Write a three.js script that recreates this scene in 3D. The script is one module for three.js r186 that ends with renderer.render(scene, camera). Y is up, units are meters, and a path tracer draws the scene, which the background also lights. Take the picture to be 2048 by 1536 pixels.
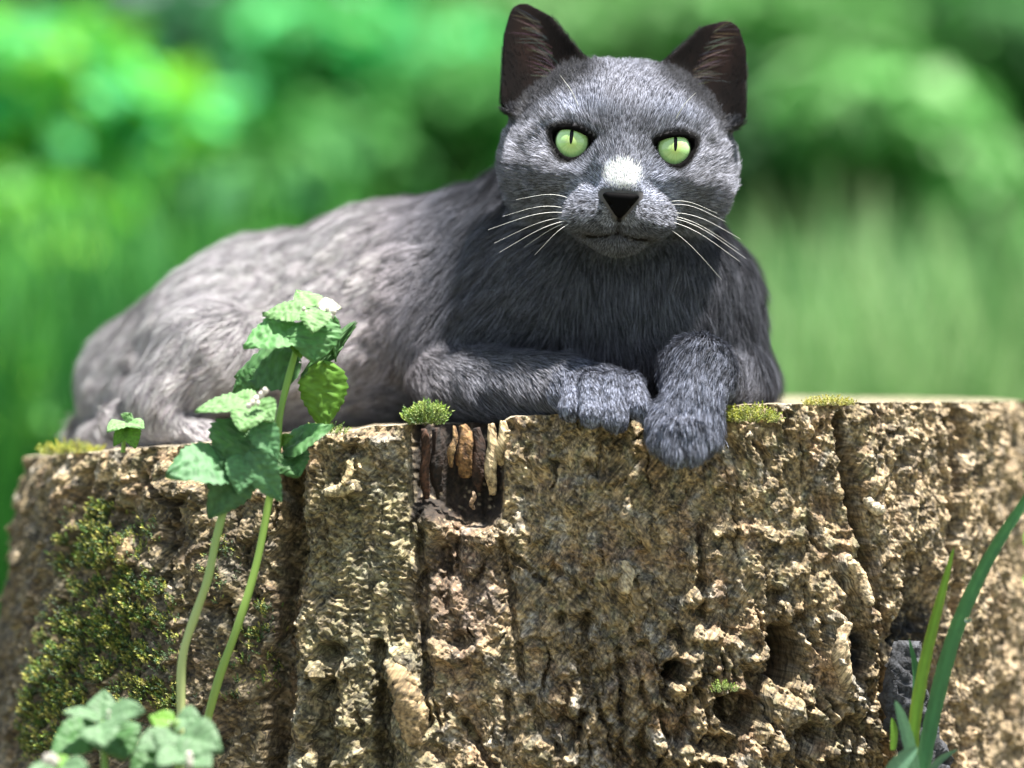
import * as THREE from 'three';
import { ImprovedNoise } from 'three/addons/math/ImprovedNoise.js';
import { mergeGeometries } from 'three/addons/utils/BufferGeometryUtils.js';

// ---------------------------------------------------------------- camera, sky, sun, exposure
const scene = new THREE.Scene();
const D = 1.8;                                   // metres from the lens to the front of the stump
const S = 0.5 / 2048;                            // metres per photograph pixel on that plane
const camera = new THREE.PerspectiveCamera(2 * Math.atan(0.1875 / D) * 180 / Math.PI, 4 / 3, 0.05, 400);
camera.position.set(0, 0, D);
camera.lookAt(0, 0, 0);
camera.focus = D - 0.002;
camera.userData.fStop = 3.0;
scene.add(camera);

const SUN = new THREE.Vector3(0.22, 1, 0.11).normalize();
// a clear summer sky: pale towards the horizon, deeper blue overhead, a soft glow round the sun
{
  const w = 256, h = 128, d = new Float32Array(w * h * 4);
  for (let j = 0; j < h; j++) for (let i = 0; i < w; i++) {
    const el = ((j + 0.5) / h - 0.5) * Math.PI, az = ((i + 0.5) / w - 0.5) * 2 * Math.PI, y = Math.sin(el), k = Math.pow(1 - Math.max(0, y), 2.2);
    const g = Math.max(0, Math.cos(el) * Math.cos(az) * SUN.x + y * SUN.y + Math.cos(el) * Math.sin(az) * SUN.z), glow = 0.22 * Math.pow(g, 14), q = (j * w + i) * 4;
    const c = y >= 0 ? [0.15 + 0.23 * k + glow, 0.185 + 0.225 * k + glow, 0.25 + 0.19 * k + glow * 0.95] : [0.05, 0.075, 0.035];
    d[q] = c[0]; d[q + 1] = c[1]; d[q + 2] = c[2]; d[q + 3] = 1;
  }
  const t = new THREE.DataTexture(d, w, h, THREE.RGBAFormat, THREE.FloatType);
  t.mapping = THREE.EquirectangularReflectionMapping; t.magFilter = t.minFilter = THREE.LinearFilter; t.needsUpdate = true;
  scene.background = t; scene.environment = t;
}
const sun = new THREE.DirectionalLight(new THREE.Color(1, 0.95, 0.87), 5);
sun.position.copy(SUN).multiplyScalar(20);
sun.castShadow = true;
sun.shadow.radius = 5;
sun.shadow.mapSize.set(4096, 4096);
Object.assign(sun.shadow.camera, { left: -8, right: 8, top: 8, bottom: -8, near: 0.5, far: 60 });
scene.add(sun);

const renderer = new THREE.WebGLRenderer({ antialias: true });
renderer.setSize(1024, 768);
renderer.toneMapping = THREE.LinearToneMapping;
renderer.toneMappingExposure = 4.5;
renderer.shadowMap.enabled = true;

// ---------------------------------------------------------------- helpers
const V = (x, y, z) => new THREE.Vector3(x, y, z);
const GROUND = -0.42;
// a point of the place from its place in the photograph and its depth
const at = (px, py, z = 0) => V((px - 1024) * S * (D - z) / D, (768 - py) * S * (D - z) / D, z);
const pxm = (px, z = 0) => px * S * (D - z) / D;
function rng(seed) {
  let a = seed >>> 0;
  return () => { a = (a + 0x6D2B79F5) | 0; let t = Math.imul(a ^ (a >>> 15), 1 | a); t = (t + Math.imul(t ^ (t >>> 7), 61 | t)) ^ t; return ((t ^ (t >>> 14)) >>> 0) / 4294967296; };
}
const IN = new ImprovedNoise();
const n3 = (x, y, z) => IN.noise(x + 91.3, y + 47.7, z + 13.1);
function fbm(x, y, z, o = 4, g = 0.5) { let s = 0, a = 1, t = 0; for (let i = 0; i < o; i++) { s += a * n3(x, y, z); t += a; a *= g; x *= 2.03; y *= 2.03; z *= 2.03; } return s / t; }
function ridged(x, y, z, o = 3) { let s = 0, a = 1, t = 0; for (let i = 0; i < o; i++) { s += a * (1 - 2.4 * Math.abs(n3(x, y, z))); t += a; a *= 0.5; x *= 2.1; y *= 2.1; z *= 2.1; } return s / t; }
const clamp = (x, a, b) => x < a ? a : x > b ? b : x;
const sstep = (a, b, x) => { const t = clamp((x - a) / (b - a), 0, 1); return t * t * (3 - 2 * t); };
const mix = (a, b, t) => a + (b - a) * t;
const mix3 = (a, b, t) => [mix(a[0], b[0], t), mix(a[1], b[1], t), mix(a[2], b[2], t)];
function hash2(i, j) { let h = (Math.imul(i, 374761393) + Math.imul(j, 668265263)) | 0; h = Math.imul(h ^ (h >>> 13), 1274126177); return ((h ^ (h >>> 16)) >>> 0) / 4294967296; }
function worley(x, y) {
  const i = Math.floor(x), j = Math.floor(y); let a = 9, b = 9, id = 0;
  for (let u = i - 1; u <= i + 1; u++) for (let v = j - 1; v <= j + 1; v++) {
    const d = Math.hypot(u + hash2(u, v) - x, v + hash2(v + 57, u - 31) - y);
    if (d < a) { b = a; a = d; id = hash2(u + 7, v + 91); } else if (d < b) b = d;
  }
  return [a, b, id];
}
const names = {};
function numbered(n) { const k = names[n] = (names[n] ?? -1) + 1; return k ? n + '_' + String(k).padStart(3, '0') : n; }
function tag(o, label, category, group, kind) {
  if (label) o.userData.label = label;
  if (category) o.userData.category = category;
  if (group) o.userData.group = group;
  if (kind) o.userData.kind = kind;
  return o;
}
function thing(name, label, category, pos = V(0, 0, 0), group) {
  const g = new THREE.Group(); g.name = numbered(name); g.position.copy(pos); scene.add(g);
  return tag(g, label, category, group);
}
function part(name, geo, mat, parent) {
  const m = new THREE.Mesh(geo, mat); m.name = name; m.castShadow = m.receiveShadow = true;
  parent.add(m); return m;
}
function geom(pos, idx, col, uv) {
  const g = new THREE.BufferGeometry();
  g.setAttribute('position', new THREE.Float32BufferAttribute(pos, 3));
  if (col) g.setAttribute('color', new THREE.Float32BufferAttribute(col, 3));
  if (uv) g.setAttribute('uv', new THREE.Float32BufferAttribute(uv, 2));
  g.setIndex(new THREE.BufferAttribute(idx instanceof Uint32Array ? idx : new Uint32Array(idx), 1));
  g.computeVertexNormals();
  return g;
}
// a tapered tube along points, radius function of t
function tube(pts, rad, seg = 20, rs = 8, col) {
  const c = new THREE.CatmullRomCurve3(pts), pos = [], idx = [], cc = col ? [] : null;
  const fr = c.computeFrenetFrames(seg, false);
  for (let i = 0; i <= seg; i++) {
    const t = i / seg, p = c.getPoint(t), r = rad(t);
    for (let j = 0; j < rs; j++) {
      const a = j / rs * Math.PI * 2;
      const q = p.clone().addScaledVector(fr.normals[i], Math.cos(a) * r).addScaledVector(fr.binormals[i], Math.sin(a) * r);
      pos.push(q.x, q.y, q.z); if (cc) cc.push(...col(t));
    }
  }
  for (let i = 0; i < seg; i++) for (let j = 0; j < rs; j++) { const a = i * rs + j, b = i * rs + (j + 1) % rs; idx.push(a, b, a + rs, b, b + rs, a + rs); }
  const e0 = pos.length / 3, A = c.getPoint(0), B = c.getPoint(1);
  pos.push(A.x, A.y, A.z, B.x, B.y, B.z); if (cc) cc.push(...col(0), ...col(1));
  for (let j = 0; j < rs; j++) { idx.push(e0, (j + 1) % rs, j, e0 + 1, seg * rs + j, seg * rs + (j + 1) % rs); }
  return geom(pos, idx, cc);
}

// ---------------------------------------------------------------- ground
{
  const n = 90, pos = [], idx = [], col = [];
  for (let i = 0; i <= n; i++) for (let j = 0; j <= n; j++) {
    const u = (i / n - 0.5) * 2, v = (j / n - 0.5) * 2;
    const x = Math.sign(u) * Math.pow(Math.abs(u), 3) * 130, z = Math.sign(v) * Math.pow(Math.abs(v), 3) * 130;
    pos.push(x, GROUND + 0.03 * fbm(x * 0.7, 0, z * 0.7, 3), z);
    const k = fbm(x * 1.3, 3, z * 1.3, 4) * 0.5 + 0.5;
    const addedDirt = sstep(3.2, 1.4, Math.hypot(x, z - 1.4)); col.push(...mix3(mix3([0.045, 0.11, 0.022], [0.075, 0.16, 0.03], k), mix3([0.07, 0.062, 0.035], [0.13, 0.115, 0.065], k), addedDirt));  // unseen brown earth added in front so less green bounces onto the stump
  }
  for (let i = 0; i < n; i++) for (let j = 0; j < n; j++) { const a = i * (n + 1) + j; idx.push(a, a + 1, a + n + 1, a + 1, a + n + 2, a + n + 1); }
  const g = part('ground', geom(pos, idx, col), new THREE.MeshStandardMaterial({ vertexColors: true, roughness: 1, side: THREE.DoubleSide }), scene);
  g.userData.kind = 'structure';
}

// ---------------------------------------------------------------- the stump
// fx, fy below are an elevation drawing of the stump's front: photograph pixels turned into millimetres on its face
const TOP = [[-300, 945], [0, 926], [60, 921], [200, 905], [420, 887], [640, 864], [700, 862], [740, 853], [818, 849], [1000, 847], [1022, 833], [1250, 822], [1450, 811], [1700, 806], [2048, 806], [2500, 808]];
function topFy(fx) { for (let i = 1; i < TOP.length; i++) if (fx <= TOP[i][0]) { const [a, b] = TOP[i - 1], [c, d] = TOP[i]; return b + (d - b) * (fx - a) / (c - a); } return 808; }
const topY = x => (768 - topFy(1024 + x / S)) * S;
const SX = 0.008, SZ = -0.235, SA = 0.266, SB = 0.235, SN = 2.7;
function baseOutline(t) {   // t: angle, -PI/2 = front
  const c = Math.cos(t), s = Math.sin(t), e = 2 / SN;
  return [SX + SA * Math.sign(c) * Math.pow(Math.abs(c), e), SZ - SB * Math.sign(s) * Math.pow(Math.abs(s), e)];
}
// columns spaced evenly along the outline, close together on the front and the flanks
const outline = (() => {
  const N = 6000, pts = [], cum = [0];
  for (let i = 0; i <= N; i++) { pts.push(baseOutline(Math.PI / 2 - i / N * Math.PI * 2)); if (i) cum.push(cum[i - 1] + Math.hypot(pts[i][0] - pts[i - 1][0], pts[i][1] - pts[i - 1][1])); }
  const L = cum[N], half = L / 2, arcs = [];
  let a = 0;
  while (a < L - 0.0004) { arcs.push(a); const q = Math.abs(a - half); a += q < 0.36 ? 0.00068 : 0.005; }
  let k = 0;
  return arcs.map(a => {
    while (cum[k + 1] < a) k++;
    const f = (a - cum[k]) / (cum[k + 1] - cum[k]);
    const x = mix(pts[k][0], pts[k + 1][0], f), z = mix(pts[k][1], pts[k + 1][1], f);
    const tx = pts[k + 1][0] - pts[k][0], tz = pts[k + 1][1] - pts[k][1], l = Math.hypot(tx, tz);
    let nx = -tz / l, nz = tx / l; if (nx * (x - SX) + nz * (z - SZ) < 0) { nx = -nx; nz = -nz; }
    return { x, z, nx, nz, u: half - a };
  });
})();
function segd(px, py, P) {
  let best = 1e9, tt = 0;
  for (let i = 0; i + 1 < P.length; i++) {
    const [ax, ay] = P[i], [bx, by] = P[i + 1], dx = bx - ax, dy = by - ay;
    const t = clamp(((px - ax) * dx + (py - ay) * dy) / (dx * dx + dy * dy), 0, 1);
    const d = Math.hypot(px - ax - dx * t, py - ay - dy * t);
    if (d < best) { best = d; tt = (i + t) / (P.length - 1); }
  }
  return [best, tt];
}
// [polyline, half width px, depth mm (minus = ridge)]
const LINES = [
  [[[575, 955], [582, 1060], [575, 1200], [566, 1330], [560, 1536], [556, 1800]], 24, 17],
  [[[818, 860], [833, 960], [842, 1080], [848, 1220], [856, 1350], [853, 1450]], 9, 7],
  [[[762, 1290], [770, 1400], [778, 1560]], 13, 11],
  [[[668, 1310], [655, 1420], [650, 1560]], 20, 12],
  [[[1698, 840], [1712, 930], [1722, 1010], [1738, 1090], [1752, 1150], [1765, 1250], [1790, 1380], [1800, 1560]], 12, 12],
  [[[1990, 850], [1996, 950], [1990, 1030], [1984, 1120], [1990, 1240]], 12, 13],
  [[[2016, 815], [2030, 860], [2040, 900]], 12, 8],
  [[[1062, 1395], [1085, 1450], [1115, 1495]], 8, 6],
  [[[1172, 1370], [1160, 1440], [1138, 1500]], 8, 6],
  [[[1545, 1190], [1540, 1230], [1552, 1290]], 14, 8],
  [[[1402, 1060], [1398, 1130], [1404, 1230]], 8, 6],
  [[[1172, 1230], [1168, 1300], [1176, 1380]], 10, 7],
  [[[1020, 1110], [1060, 1140], [1110, 1180]], 6, 5],
  [[[892, 1100], [895, 1150], [890, 1210]], 9, 6],
  [[[1000, 1080], [1018, 1160], [1030, 1250], [1045, 1360]], 7, 5],
  [[[240, 960], [320, 1010], [360, 1005]], 8, 6],
  [[[330, 1010], [345, 1060]], 6, 4],
  [[[85, 960], [70, 1080], [55, 1220], [40, 1350]], 16, 9],
  [[[1585, 830], [1580, 880]], 7, 5], [[[1655, 850], [1632, 900]], 5, 3],
  [[[1850, 1130], [1840, 1200], [1835, 1290]], 14, 9],
  [[[1235, 1300], [1245, 1400], [1235, 1536]], 9, 6],
  [[[1270, 1480], [1300, 1560]], 12, 9], [[[930, 1440], [990, 1530]], 8, 7],
  // ridges and flakes
  [[[800, 1330], [832, 1400], [828, 1460], [852, 1536]], 30, -11],
  [[[1250, 1110], [1242, 1175]], 15, -7], [[[1255, 1040], [1290, 1090]], 11, -5],
  [[[1690, 1130], [1722, 1185], [1735, 1240]], 17, -8], [[[1668, 1245], [1655, 1310], [1690, 1390], [1700, 1420]], 18, -9],
  [[[660, 985], [705, 975]], 15, -6], [[[705, 930], [700, 965]], 9, -5],
  [[[1430, 1065], [1500, 1058], [1560, 1080], [1620, 1075]], 12, -4],
  [[[860, 1290], [900, 1310], [960, 1300]], 18, -5],
  [[[1880, 880], [1860, 940]], 14, -3], [[[1600, 1150], [1680, 1200]], 20, -4],
  [[[640, 1340], [690, 1330]], 22, -7], [[[1180, 1420], [1175, 1500]], 14, -5],
  [[[1560, 1420], [1640, 1440], [1650, 1510]], 16, -7], [[[1330, 1500], [1420, 1520]], 20, -9], [[[1420, 1270], [1390, 1200]], 18, -6],
];
// [cx, cy, rx, ry, depth mm]
const HOLES = [[1565, 1312, 36, 60, 46], [1715, 1308, 26, 46, 12], [1345, 1342, 24, 24, 24], [1470, 1420, 48, 40, 22], [1515, 1360, 30, 26, 10], [1440, 1235, 60, 34, 8], [1160, 1245, 22, 18, 5], [1840, 925, 15, 12, 5], [1800, 1290, 20, 50, 10], [1430, 1490, 40, 22, 12], [1610, 1480, 28, 36, 10], [1280, 1290, 14, 14, 5], [900, 1110, 30, 50, 7], [1120, 1235, 14, 10, 4], [930, 1280, 26, 18, 5], [710, 900, 26, 14, 6], [150, 1040, 60, 30, 4], [1660, 1010, 20, 30, 4], [1885, 1380, 62, 200, 15]];
const BUMPS = [[765, 1180, 16, 16, 3], [835, 1135, 15, 15, 3.4], [1240, 1350, 22, 20, 4], [965, 1075, 28, 22, 6], [870, 1040, 40, 34, 4], [1010, 1060, 14, 20, 4], [330, 985, 70, 30, 5], [420, 1160, 60, 40, 4], [225, 1110, 24, 34, 6], [1140, 1010, 16, 12, 3], [720, 885, 60, 22, 4], [1480, 1240, 30, 22, 6], [1390, 1290, 24, 40, 6], [1530, 1480, 44, 30, 7], [1250, 1450, 24, 40, 5], [1340, 1420, 26, 24, 6], [650, 1340, 26, 20, 6], [1060, 1500, 40, 30, 5]];
function barkHeight(fx, fy, u) {           // metres, outwards
  const x = fx * S * 100, y = fy * S * 100; // centimetres
  const wx = x + 0.5 * fbm(x * 0.5, y * 0.5, 4, 2), wy = y + 0.5 * fbm(x * 0.5, y * 0.5, 9, 2);
  let h = 0.010 * fbm(wx * 0.22, wy * 0.07, 0, 3) + 0.0046 * fbm(wx * 0.75, wy * 0.28, 5, 3);
  const low = sstep(1120, 1420, fy) * sstep(1040, 1180, fx) * (1 - sstep(1760, 1840, fx));
  const left = 1 - sstep(540, 600, fx), wrink = sstep(590, 640, fx) * (1 - sstep(800, 850, fx)) * sstep(900, 980, fy) * (1 - sstep(1280, 1400, fy));
  const rt = sstep(1720, 1780, fx);
  // stringy vertical relief and torn flakes
  h += (0.0026 + 0.004 * low) * ridged(wx * 0.9, wy * 0.42, 2, 3);
  const vx = wx + 0.28 * fbm(x * 1.9, y * 1.5, 61, 3) + 0.1 * n3(x * 6, y * 5, 3), vy = wy + 0.34 * fbm(x * 1.9, y * 1.5, 71, 3) + 0.1 * n3(x * 6, y * 5, 8);
  const w1 = worley(vx * 0.85 + 3, vy * 0.42);
  h += (0.0016 + 0.0052 * low) * (sstep(0.02, 0.35, w1[1] - w1[0]) - 0.7) + (0.0020 + 0.0055 * low) * (w1[2] - 0.5);
  { const s = vy * 0.62 + w1[2] * 5 + 0.25 * vx, fr = s - Math.floor(s); h += (0.0034 + 0.002 * low) * (fr < 0.9 ? fr / 0.9 : (1 - fr) * 10) * sstep(-0.2, 0.2, fbm(x * 0.5, y * 0.5, 101, 2)) * (1 - wrink) - 0.001; }
  const w2 = worley(vx * 2.1, vy * 1.1);
  h += (0.0005 + 0.0012 * low) * (sstep(0.0, 0.3, w2[1] - w2[0]) - 0.6) * (1 - 0.7 * wrink) + (0.0007 + 0.0012 * low) * (w2[2] - 0.5) * sstep(-0.1, 0.3, fbm(x * 0.7, y * 0.7, 81, 2));
  h += (0.0012 + 0.0016 * low) * fbm(vx * 4.2, vy * 3.0, 7, 4) * (1 - 0.5 * wrink);
  h += 0.0011 * (ridged(x * 2.6 + 0.8 * fbm(x, y, 3, 2), y * 5.4, 11, 2) - 0.2) * (0.55 + 0.45 * (1 - low));
  if (wrink > 0) h += wrink * 0.0007 * (0.35 + sstep(-0.25, 0.3, fbm(x * 1.6, y * 1.6, 27, 2))) * Math.sin(y * 17 + 11 * fbm(x * 0.9, y * 0.5, 21, 4) + 4 * n3(x * 2, y * 0.9, 3));
  const w3 = worley(vx * 0.45 + 17 + 0.25 * fbm(x * 0.6, y * 0.3, 111, 2), vy * 0.14 + 5), cr = w3[1] - w3[0];
  h -= (0.0055 + 0.003 * low) * sstep(0.085, 0.0, cr) * sstep(-0.05, 0.25, fbm(x * 0.5, y * 0.35, 91, 2)) * (1 - 0.5 * wrink);
  const pit = worley(x * 1.9 + 9, y * 1.9); if (rt > 0 || low > 0) h -= (0.0022 * rt + 0.002 * low) * sstep(0.28, 0.12, pit[0]) * (pit[2] > 0.45 ? 1 : 0);
  h -= left * 0.005 * sstep(380, 520, fx);
  const jit = 12 * fbm(x * 1.1, y * 1.1, 31, 3), jf = 7 * fbm(x * 3, y * 3, 33, 2);
  for (const [P, w, d] of LINES) {
    const lo = P[0], hi = P[P.length - 1];
    if (fy < Math.min(lo[1], hi[1]) - 60 || fy > Math.max(lo[1], hi[1]) + 60 || fx < Math.min(lo[0], hi[0]) - 110 || fx > Math.max(lo[0], hi[0]) + 110) continue;
    const [ds, t] = segd(fx + jit + jf, fy, P), W = w * (d > 0 ? 1.3 : 1) * (0.75 + 0.5 * Math.sin(t * 9 + w) ** 2 * 0.8);
    if (d > 0) { if (ds < W * 1.6) h -= d * 0.0013 * sstep(1.3, 0.25, ds / W); }
    else if (ds < W * 1.8) h -= d * 0.001 * sstep(1.5, 0.5, ds / W);
  }
  for (const [cx, cy, rx, ry, d] of HOLES) {
    const q = Math.hypot((fx + jit + jf - cx) / rx, (fy + jit * 0.7 - jf - cy) / ry);
    if (q < 1.5) h -= d * 0.0012 * (d > 20 ? sstep(1.15, 0.7, q) : sstep(1.4, 0.4, q));
  }
  { const q = Math.hypot(fx + jf * 0.5 - 1345, fy + jf * 0.5 - 1342); if (q < 60) h += 0.006 * Math.exp(-(((q - 34) / 9) ** 2)); }
  for (const [cx, cy, rx, ry, d] of BUMPS) {
    const q = Math.hypot((fx + jit + jf - cx) / rx, (fy + jf - cy) / ry);
    if (q < 1.6) h += d * 0.001 * sstep(1.35, 0.5, q);
  }
  // the notch broken out of the rim
  {
    const bot = mix(1012, 1062, sstep(820, 930, fx)) - 45 * sstep(965, 1010, fx) + jf * 1.5;
    const inx = sstep(814, 826, fx + jf * 0.6) * (1 - sstep(1000, 1010, fx + jf * 0.6));
    const k = inx * sstep(bot + 12, bot - 30, fy);
    h = mix(h, -0.034 + 0.006 * fbm(x * 1.4, y * 0.2, 3, 3), k);
  }
  // rough worn rim
  const e = fy - topFy(fx); if (e < 30) h -= 0.0035 * sstep(30, 0, e) * (0.5 + fbm(x * 1.5, y, 2, 2));
  return h;
}
const BARK_UV = 1 / 0.11;
function barkColor(fx, fy, hz = 0) {
  const x = (fx * S + hz * 0.7) * 100, y = (fy * S + hz * 0.6) * 100;
  const a = fbm(x * 0.35, y * 0.2, 41, 3) * 0.5 + 0.5, b = fbm(x * 0.9, y * 0.8, 43, 4), f = fbm(x * 5.5, y * 4.5, 45, 2), g = fbm(x * 1.7, y * 1.1, 47, 3);
  let c = mix3([0.19, 0.142, 0.078], [0.32, 0.25, 0.15], a);
  c = mix3(c, [0.135, 0.135, 0.082], sstep(0.0, 0.32, g) * 0.7);            // grey green film
  c = mix3(c, [0.275, 0.265, 0.24], sstep(0.06, 0.3, fbm(x * 0.8, y * 0.7, 51, 3)) * 0.75);   // grey lichen
  c = mix3(c, [0.25, 0.165, 0.10], sstep(0.04, 0.3, fbm(x * 0.6, y * 0.5, 57, 3)) * 0.75);    // reddish brown
  const olive = sstep(570, 640, fx) * (1 - sstep(830, 900, fx)) * sstep(880, 1000, fy);
  c = mix3(c, [0.14, 0.14, 0.075], olive * 0.55);
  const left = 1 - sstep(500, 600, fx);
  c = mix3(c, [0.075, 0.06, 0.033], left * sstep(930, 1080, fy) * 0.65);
  c = mix3(c, [0.17, 0.135, 0.07], sstep(1180, 1400, fx) * sstep(900, 820, fy) * 0.2);
  const rt = sstep(1740, 1820, fx); c = mix3(c, [0.325, 0.25, 0.16], rt * 0.6);
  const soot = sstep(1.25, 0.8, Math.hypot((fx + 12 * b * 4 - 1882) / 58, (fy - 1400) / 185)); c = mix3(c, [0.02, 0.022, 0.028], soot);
  const soot2 = sstep(1.2, 0.7, Math.hypot((fx - 1715) / 28, (fy - 1308) / 48)); c = mix3(c, [0.03, 0.033, 0.036], soot2);  // near-black oval over one hole of the bark
  // near-black brown inside the notch; red brown rot in the bark below it
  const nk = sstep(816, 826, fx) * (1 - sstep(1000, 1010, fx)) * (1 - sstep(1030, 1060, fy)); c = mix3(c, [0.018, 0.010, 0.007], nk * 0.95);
  const rot = sstep(1.3, 0.5, Math.hypot((fx - 920) / 100, (fy - 1180) / 140)); c = mix3(c, [0.155, 0.095, 0.075], rot * 0.6);
  // flecks: small dark and pale crusts
  const fl = 1.05 + 1.4 * f + 1.2 * b;
  c = c.map(v => v * clamp(fl, 0.2, 2.0));
  const sp = worley(x * 4.5, y * 4.5); if (sp[2] > 0.86) c = mix3(c, [0.56, 0.46, 0.33], sstep(0.42, 0.2, sp[0]) * 0.8); else if (sp[2] < 0.2) c = mix3(c, [0.04, 0.03, 0.018], sstep(0.5, 0.2, sp[0]) * 0.8);
  return c;
}
// fine relief and grain of the bark below the size of the mesh
function noiseTexture(size, fn, srgb) {
  const d = new Uint8Array(size * size * 4);
  for (let j = 0; j < size; j++) for (let i = 0; i < size; i++) { const c = fn(i / size, j / size), k = (j * size + i) * 4; for (let q = 0; q < 3; q++) d[k + q] = clamp((c.length ? c[q] : c) * 255, 0, 255); d[k + 3] = 255; }
  const t = new THREE.DataTexture(d, size, size); t.magFilter = THREE.LinearFilter; t.minFilter = THREE.LinearMipmapLinearFilter; t.generateMipmaps = true; t.wrapS = t.wrapT = THREE.RepeatWrapping;
  if (srgb) t.colorSpace = THREE.SRGBColorSpace; t.needsUpdate = true; return t;
}
const tileNoise = (u, v, f, z, o) => { // periodic by a torus
  const a = u * 2 * Math.PI, b = v * 2 * Math.PI, r = f / (2 * Math.PI);
  return fbm(Math.cos(a) * r + z, Math.sin(a) * r + Math.cos(b) * r * 0.7, Math.sin(b) * r + z * 0.3, o, 0.6);
};
const barkBump = noiseTexture(768, (u, v) => { const k = tileNoise(u, v, 60, 3, 4), r = 1 - 2 * Math.abs(tileNoise(u, v, 34, 8, 3)); return 0.45 + 0.6 * k + 0.3 * (r - 0.6); });
const barkTint = noiseTexture(768, (u, v) => { const k = tileNoise(u, v, 70, 5, 3), q = tileNoise(u, v, 30, 15, 3); const g = clamp(0.80 + 0.75 * k + 0.4 * q, 0.25, 1); return [g, g * 0.985, g * 0.96]; }, true);
const barkMat = new THREE.MeshStandardMaterial({ vertexColors: true, map: barkTint, bumpMap: barkBump, bumpScale: 0.0007, roughness: 0.88 });
const stump = thing('tree_stump', 'broad old sawn tree stump with cracked brown bark under the grey cat', 'tree stump');
const flareL = f => f;
function barkPoint(o, d, top) {              // o: outline column, d: metres below the rim
  const fx0 = 1024 + o.x / S, y = top - d, fy = 768 - y / S;
  const fl = d * (0.07 + 0.10 * sstep(0, -0.26, o.x) - 0.05 * sstep(0.1, 0.25, o.x)) + Math.max(0, d - 0.2) ** 2 * 0.7;
  const h = barkHeight(1024 + (o.u + SX) / S * (Math.abs(o.u) < 0.2 ? 1 : 1), fy, o.u);
  const r = h + fl;
  return [o.x + o.nx * r, y, o.z + o.nz * r];
}
{
  const rows = []; let d = 0; while (d < 0.205) { rows.push(d); d += 0.00068; } while (d < 0.44) { rows.push(d); d += 0.006; }
  const nr = rows.length, nc = outline.length, pos = new Float32Array(nr * (nc + 1) * 3), col = new Float32Array(nr * (nc + 1) * 3), uv = new Float32Array(nr * (nc + 1) * 2), idx = [];
  for (let j = 0; j <= nc; j++) {
    const o = outline[j % nc], x0 = o.x;
    for (let i = 0; i < nr; i++) {
      const top = topY(o.u + SX > -0.3 && o.u < 0.3 ? x0 : x0) + 0.0012 * fbm(o.u * 160, 3, 1, 3), k = i * (nc + 1) + j;
      const p = barkPoint(o, rows[i], top); pos.set(p, k * 3);
      const fx = 1024 + (o.u + SX) / S, fy = 768 - p[1] / S;
      const hz = Math.hypot(p[0] - o.x, p[2] - o.z) * Math.sign((p[0] - o.x) * o.nx + (p[2] - o.z) * o.nz);
      col.set(barkColor(fx, fy, hz), k * 3); uv[k * 2] = (o.u + 0.8 * hz) * BARK_UV; uv[k * 2 + 1] = (0.7 * hz - rows[i]) * BARK_UV;
    }
  }
  for (let i = 0; i + 1 < nr; i++) for (let j = 0; j < nc; j++) { const a = i * (nc + 1) + j, b = a + nc + 1; idx.push(a, a + 1, b, a + 1, b + 1, b); }
  part('bark', geom(pos, idx, col, uv), barkMat, stump);
  // sawn top: rings of the rim drawn in towards the middle
  const tp = [], tc = [], tu = [], ti = [], K = 14, st = 2, m = Math.floor(nc / st);
  for (let r = 0; r <= K; r++) for (let j = 0; j <= m; j++) {
    const k = ((j * st) % nc) * 3, f = 1 - Math.pow(r / K, 1.4);
    const x = SX + (pos[k] - SX) * f, z = SZ + (pos[k + 2] - SZ) * f;
    const y = (r ? topY(x) + 0.0016 * fbm(x * 60, 0, z * 60, 3) : pos[k + 1]);
    tp.push(x, y, z); tu.push(x * BARK_UV, z * BARK_UV);
    const ring = 0.5 + 0.5 * Math.sin(f * 210 + 4 * fbm(x * 20, 1, z * 20, 2));
    tc.push(...mix3([0.26, 0.22, 0.15], [0.40, 0.35, 0.26], clamp(ring * 0.5 + fbm(x * 30, 7, z * 30, 3) + 0.3, 0, 1)));
  }
  for (let r = 0; r < K; r++) for (let j = 0; j < m; j++) { const a = r * (m + 1) + j, b = a + m + 1; ti.push(a, a + 1, b, a + 1, b + 1, b); }
  part('sawn_top', geom(tp, ti, tc, tu), new THREE.MeshStandardMaterial({ vertexColors: true, map: barkTint, bumpMap: barkBump, bumpScale: 0.001, roughness: 0.9, side: THREE.DoubleSide }), stump);
}
// the bark surface at a place of the elevation drawing (for things that grow or lean on it)
function barkAt(fx, fy) {
  const u = (fx - 1024) * S - SX; let best = null, bd = 9;
  for (let i = 0; i < outline.length; i++) { const q = Math.abs(outline[i].u - u); if (q < bd) { bd = q; best = outline[i]; } }
  const top = topY(best.x), p = barkPoint(best, Math.max(0, top - (768 - fy) * S), top);
  return { p: V(...p), n: V(best.nx, 0.08, best.nz).normalize() };
}
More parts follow.
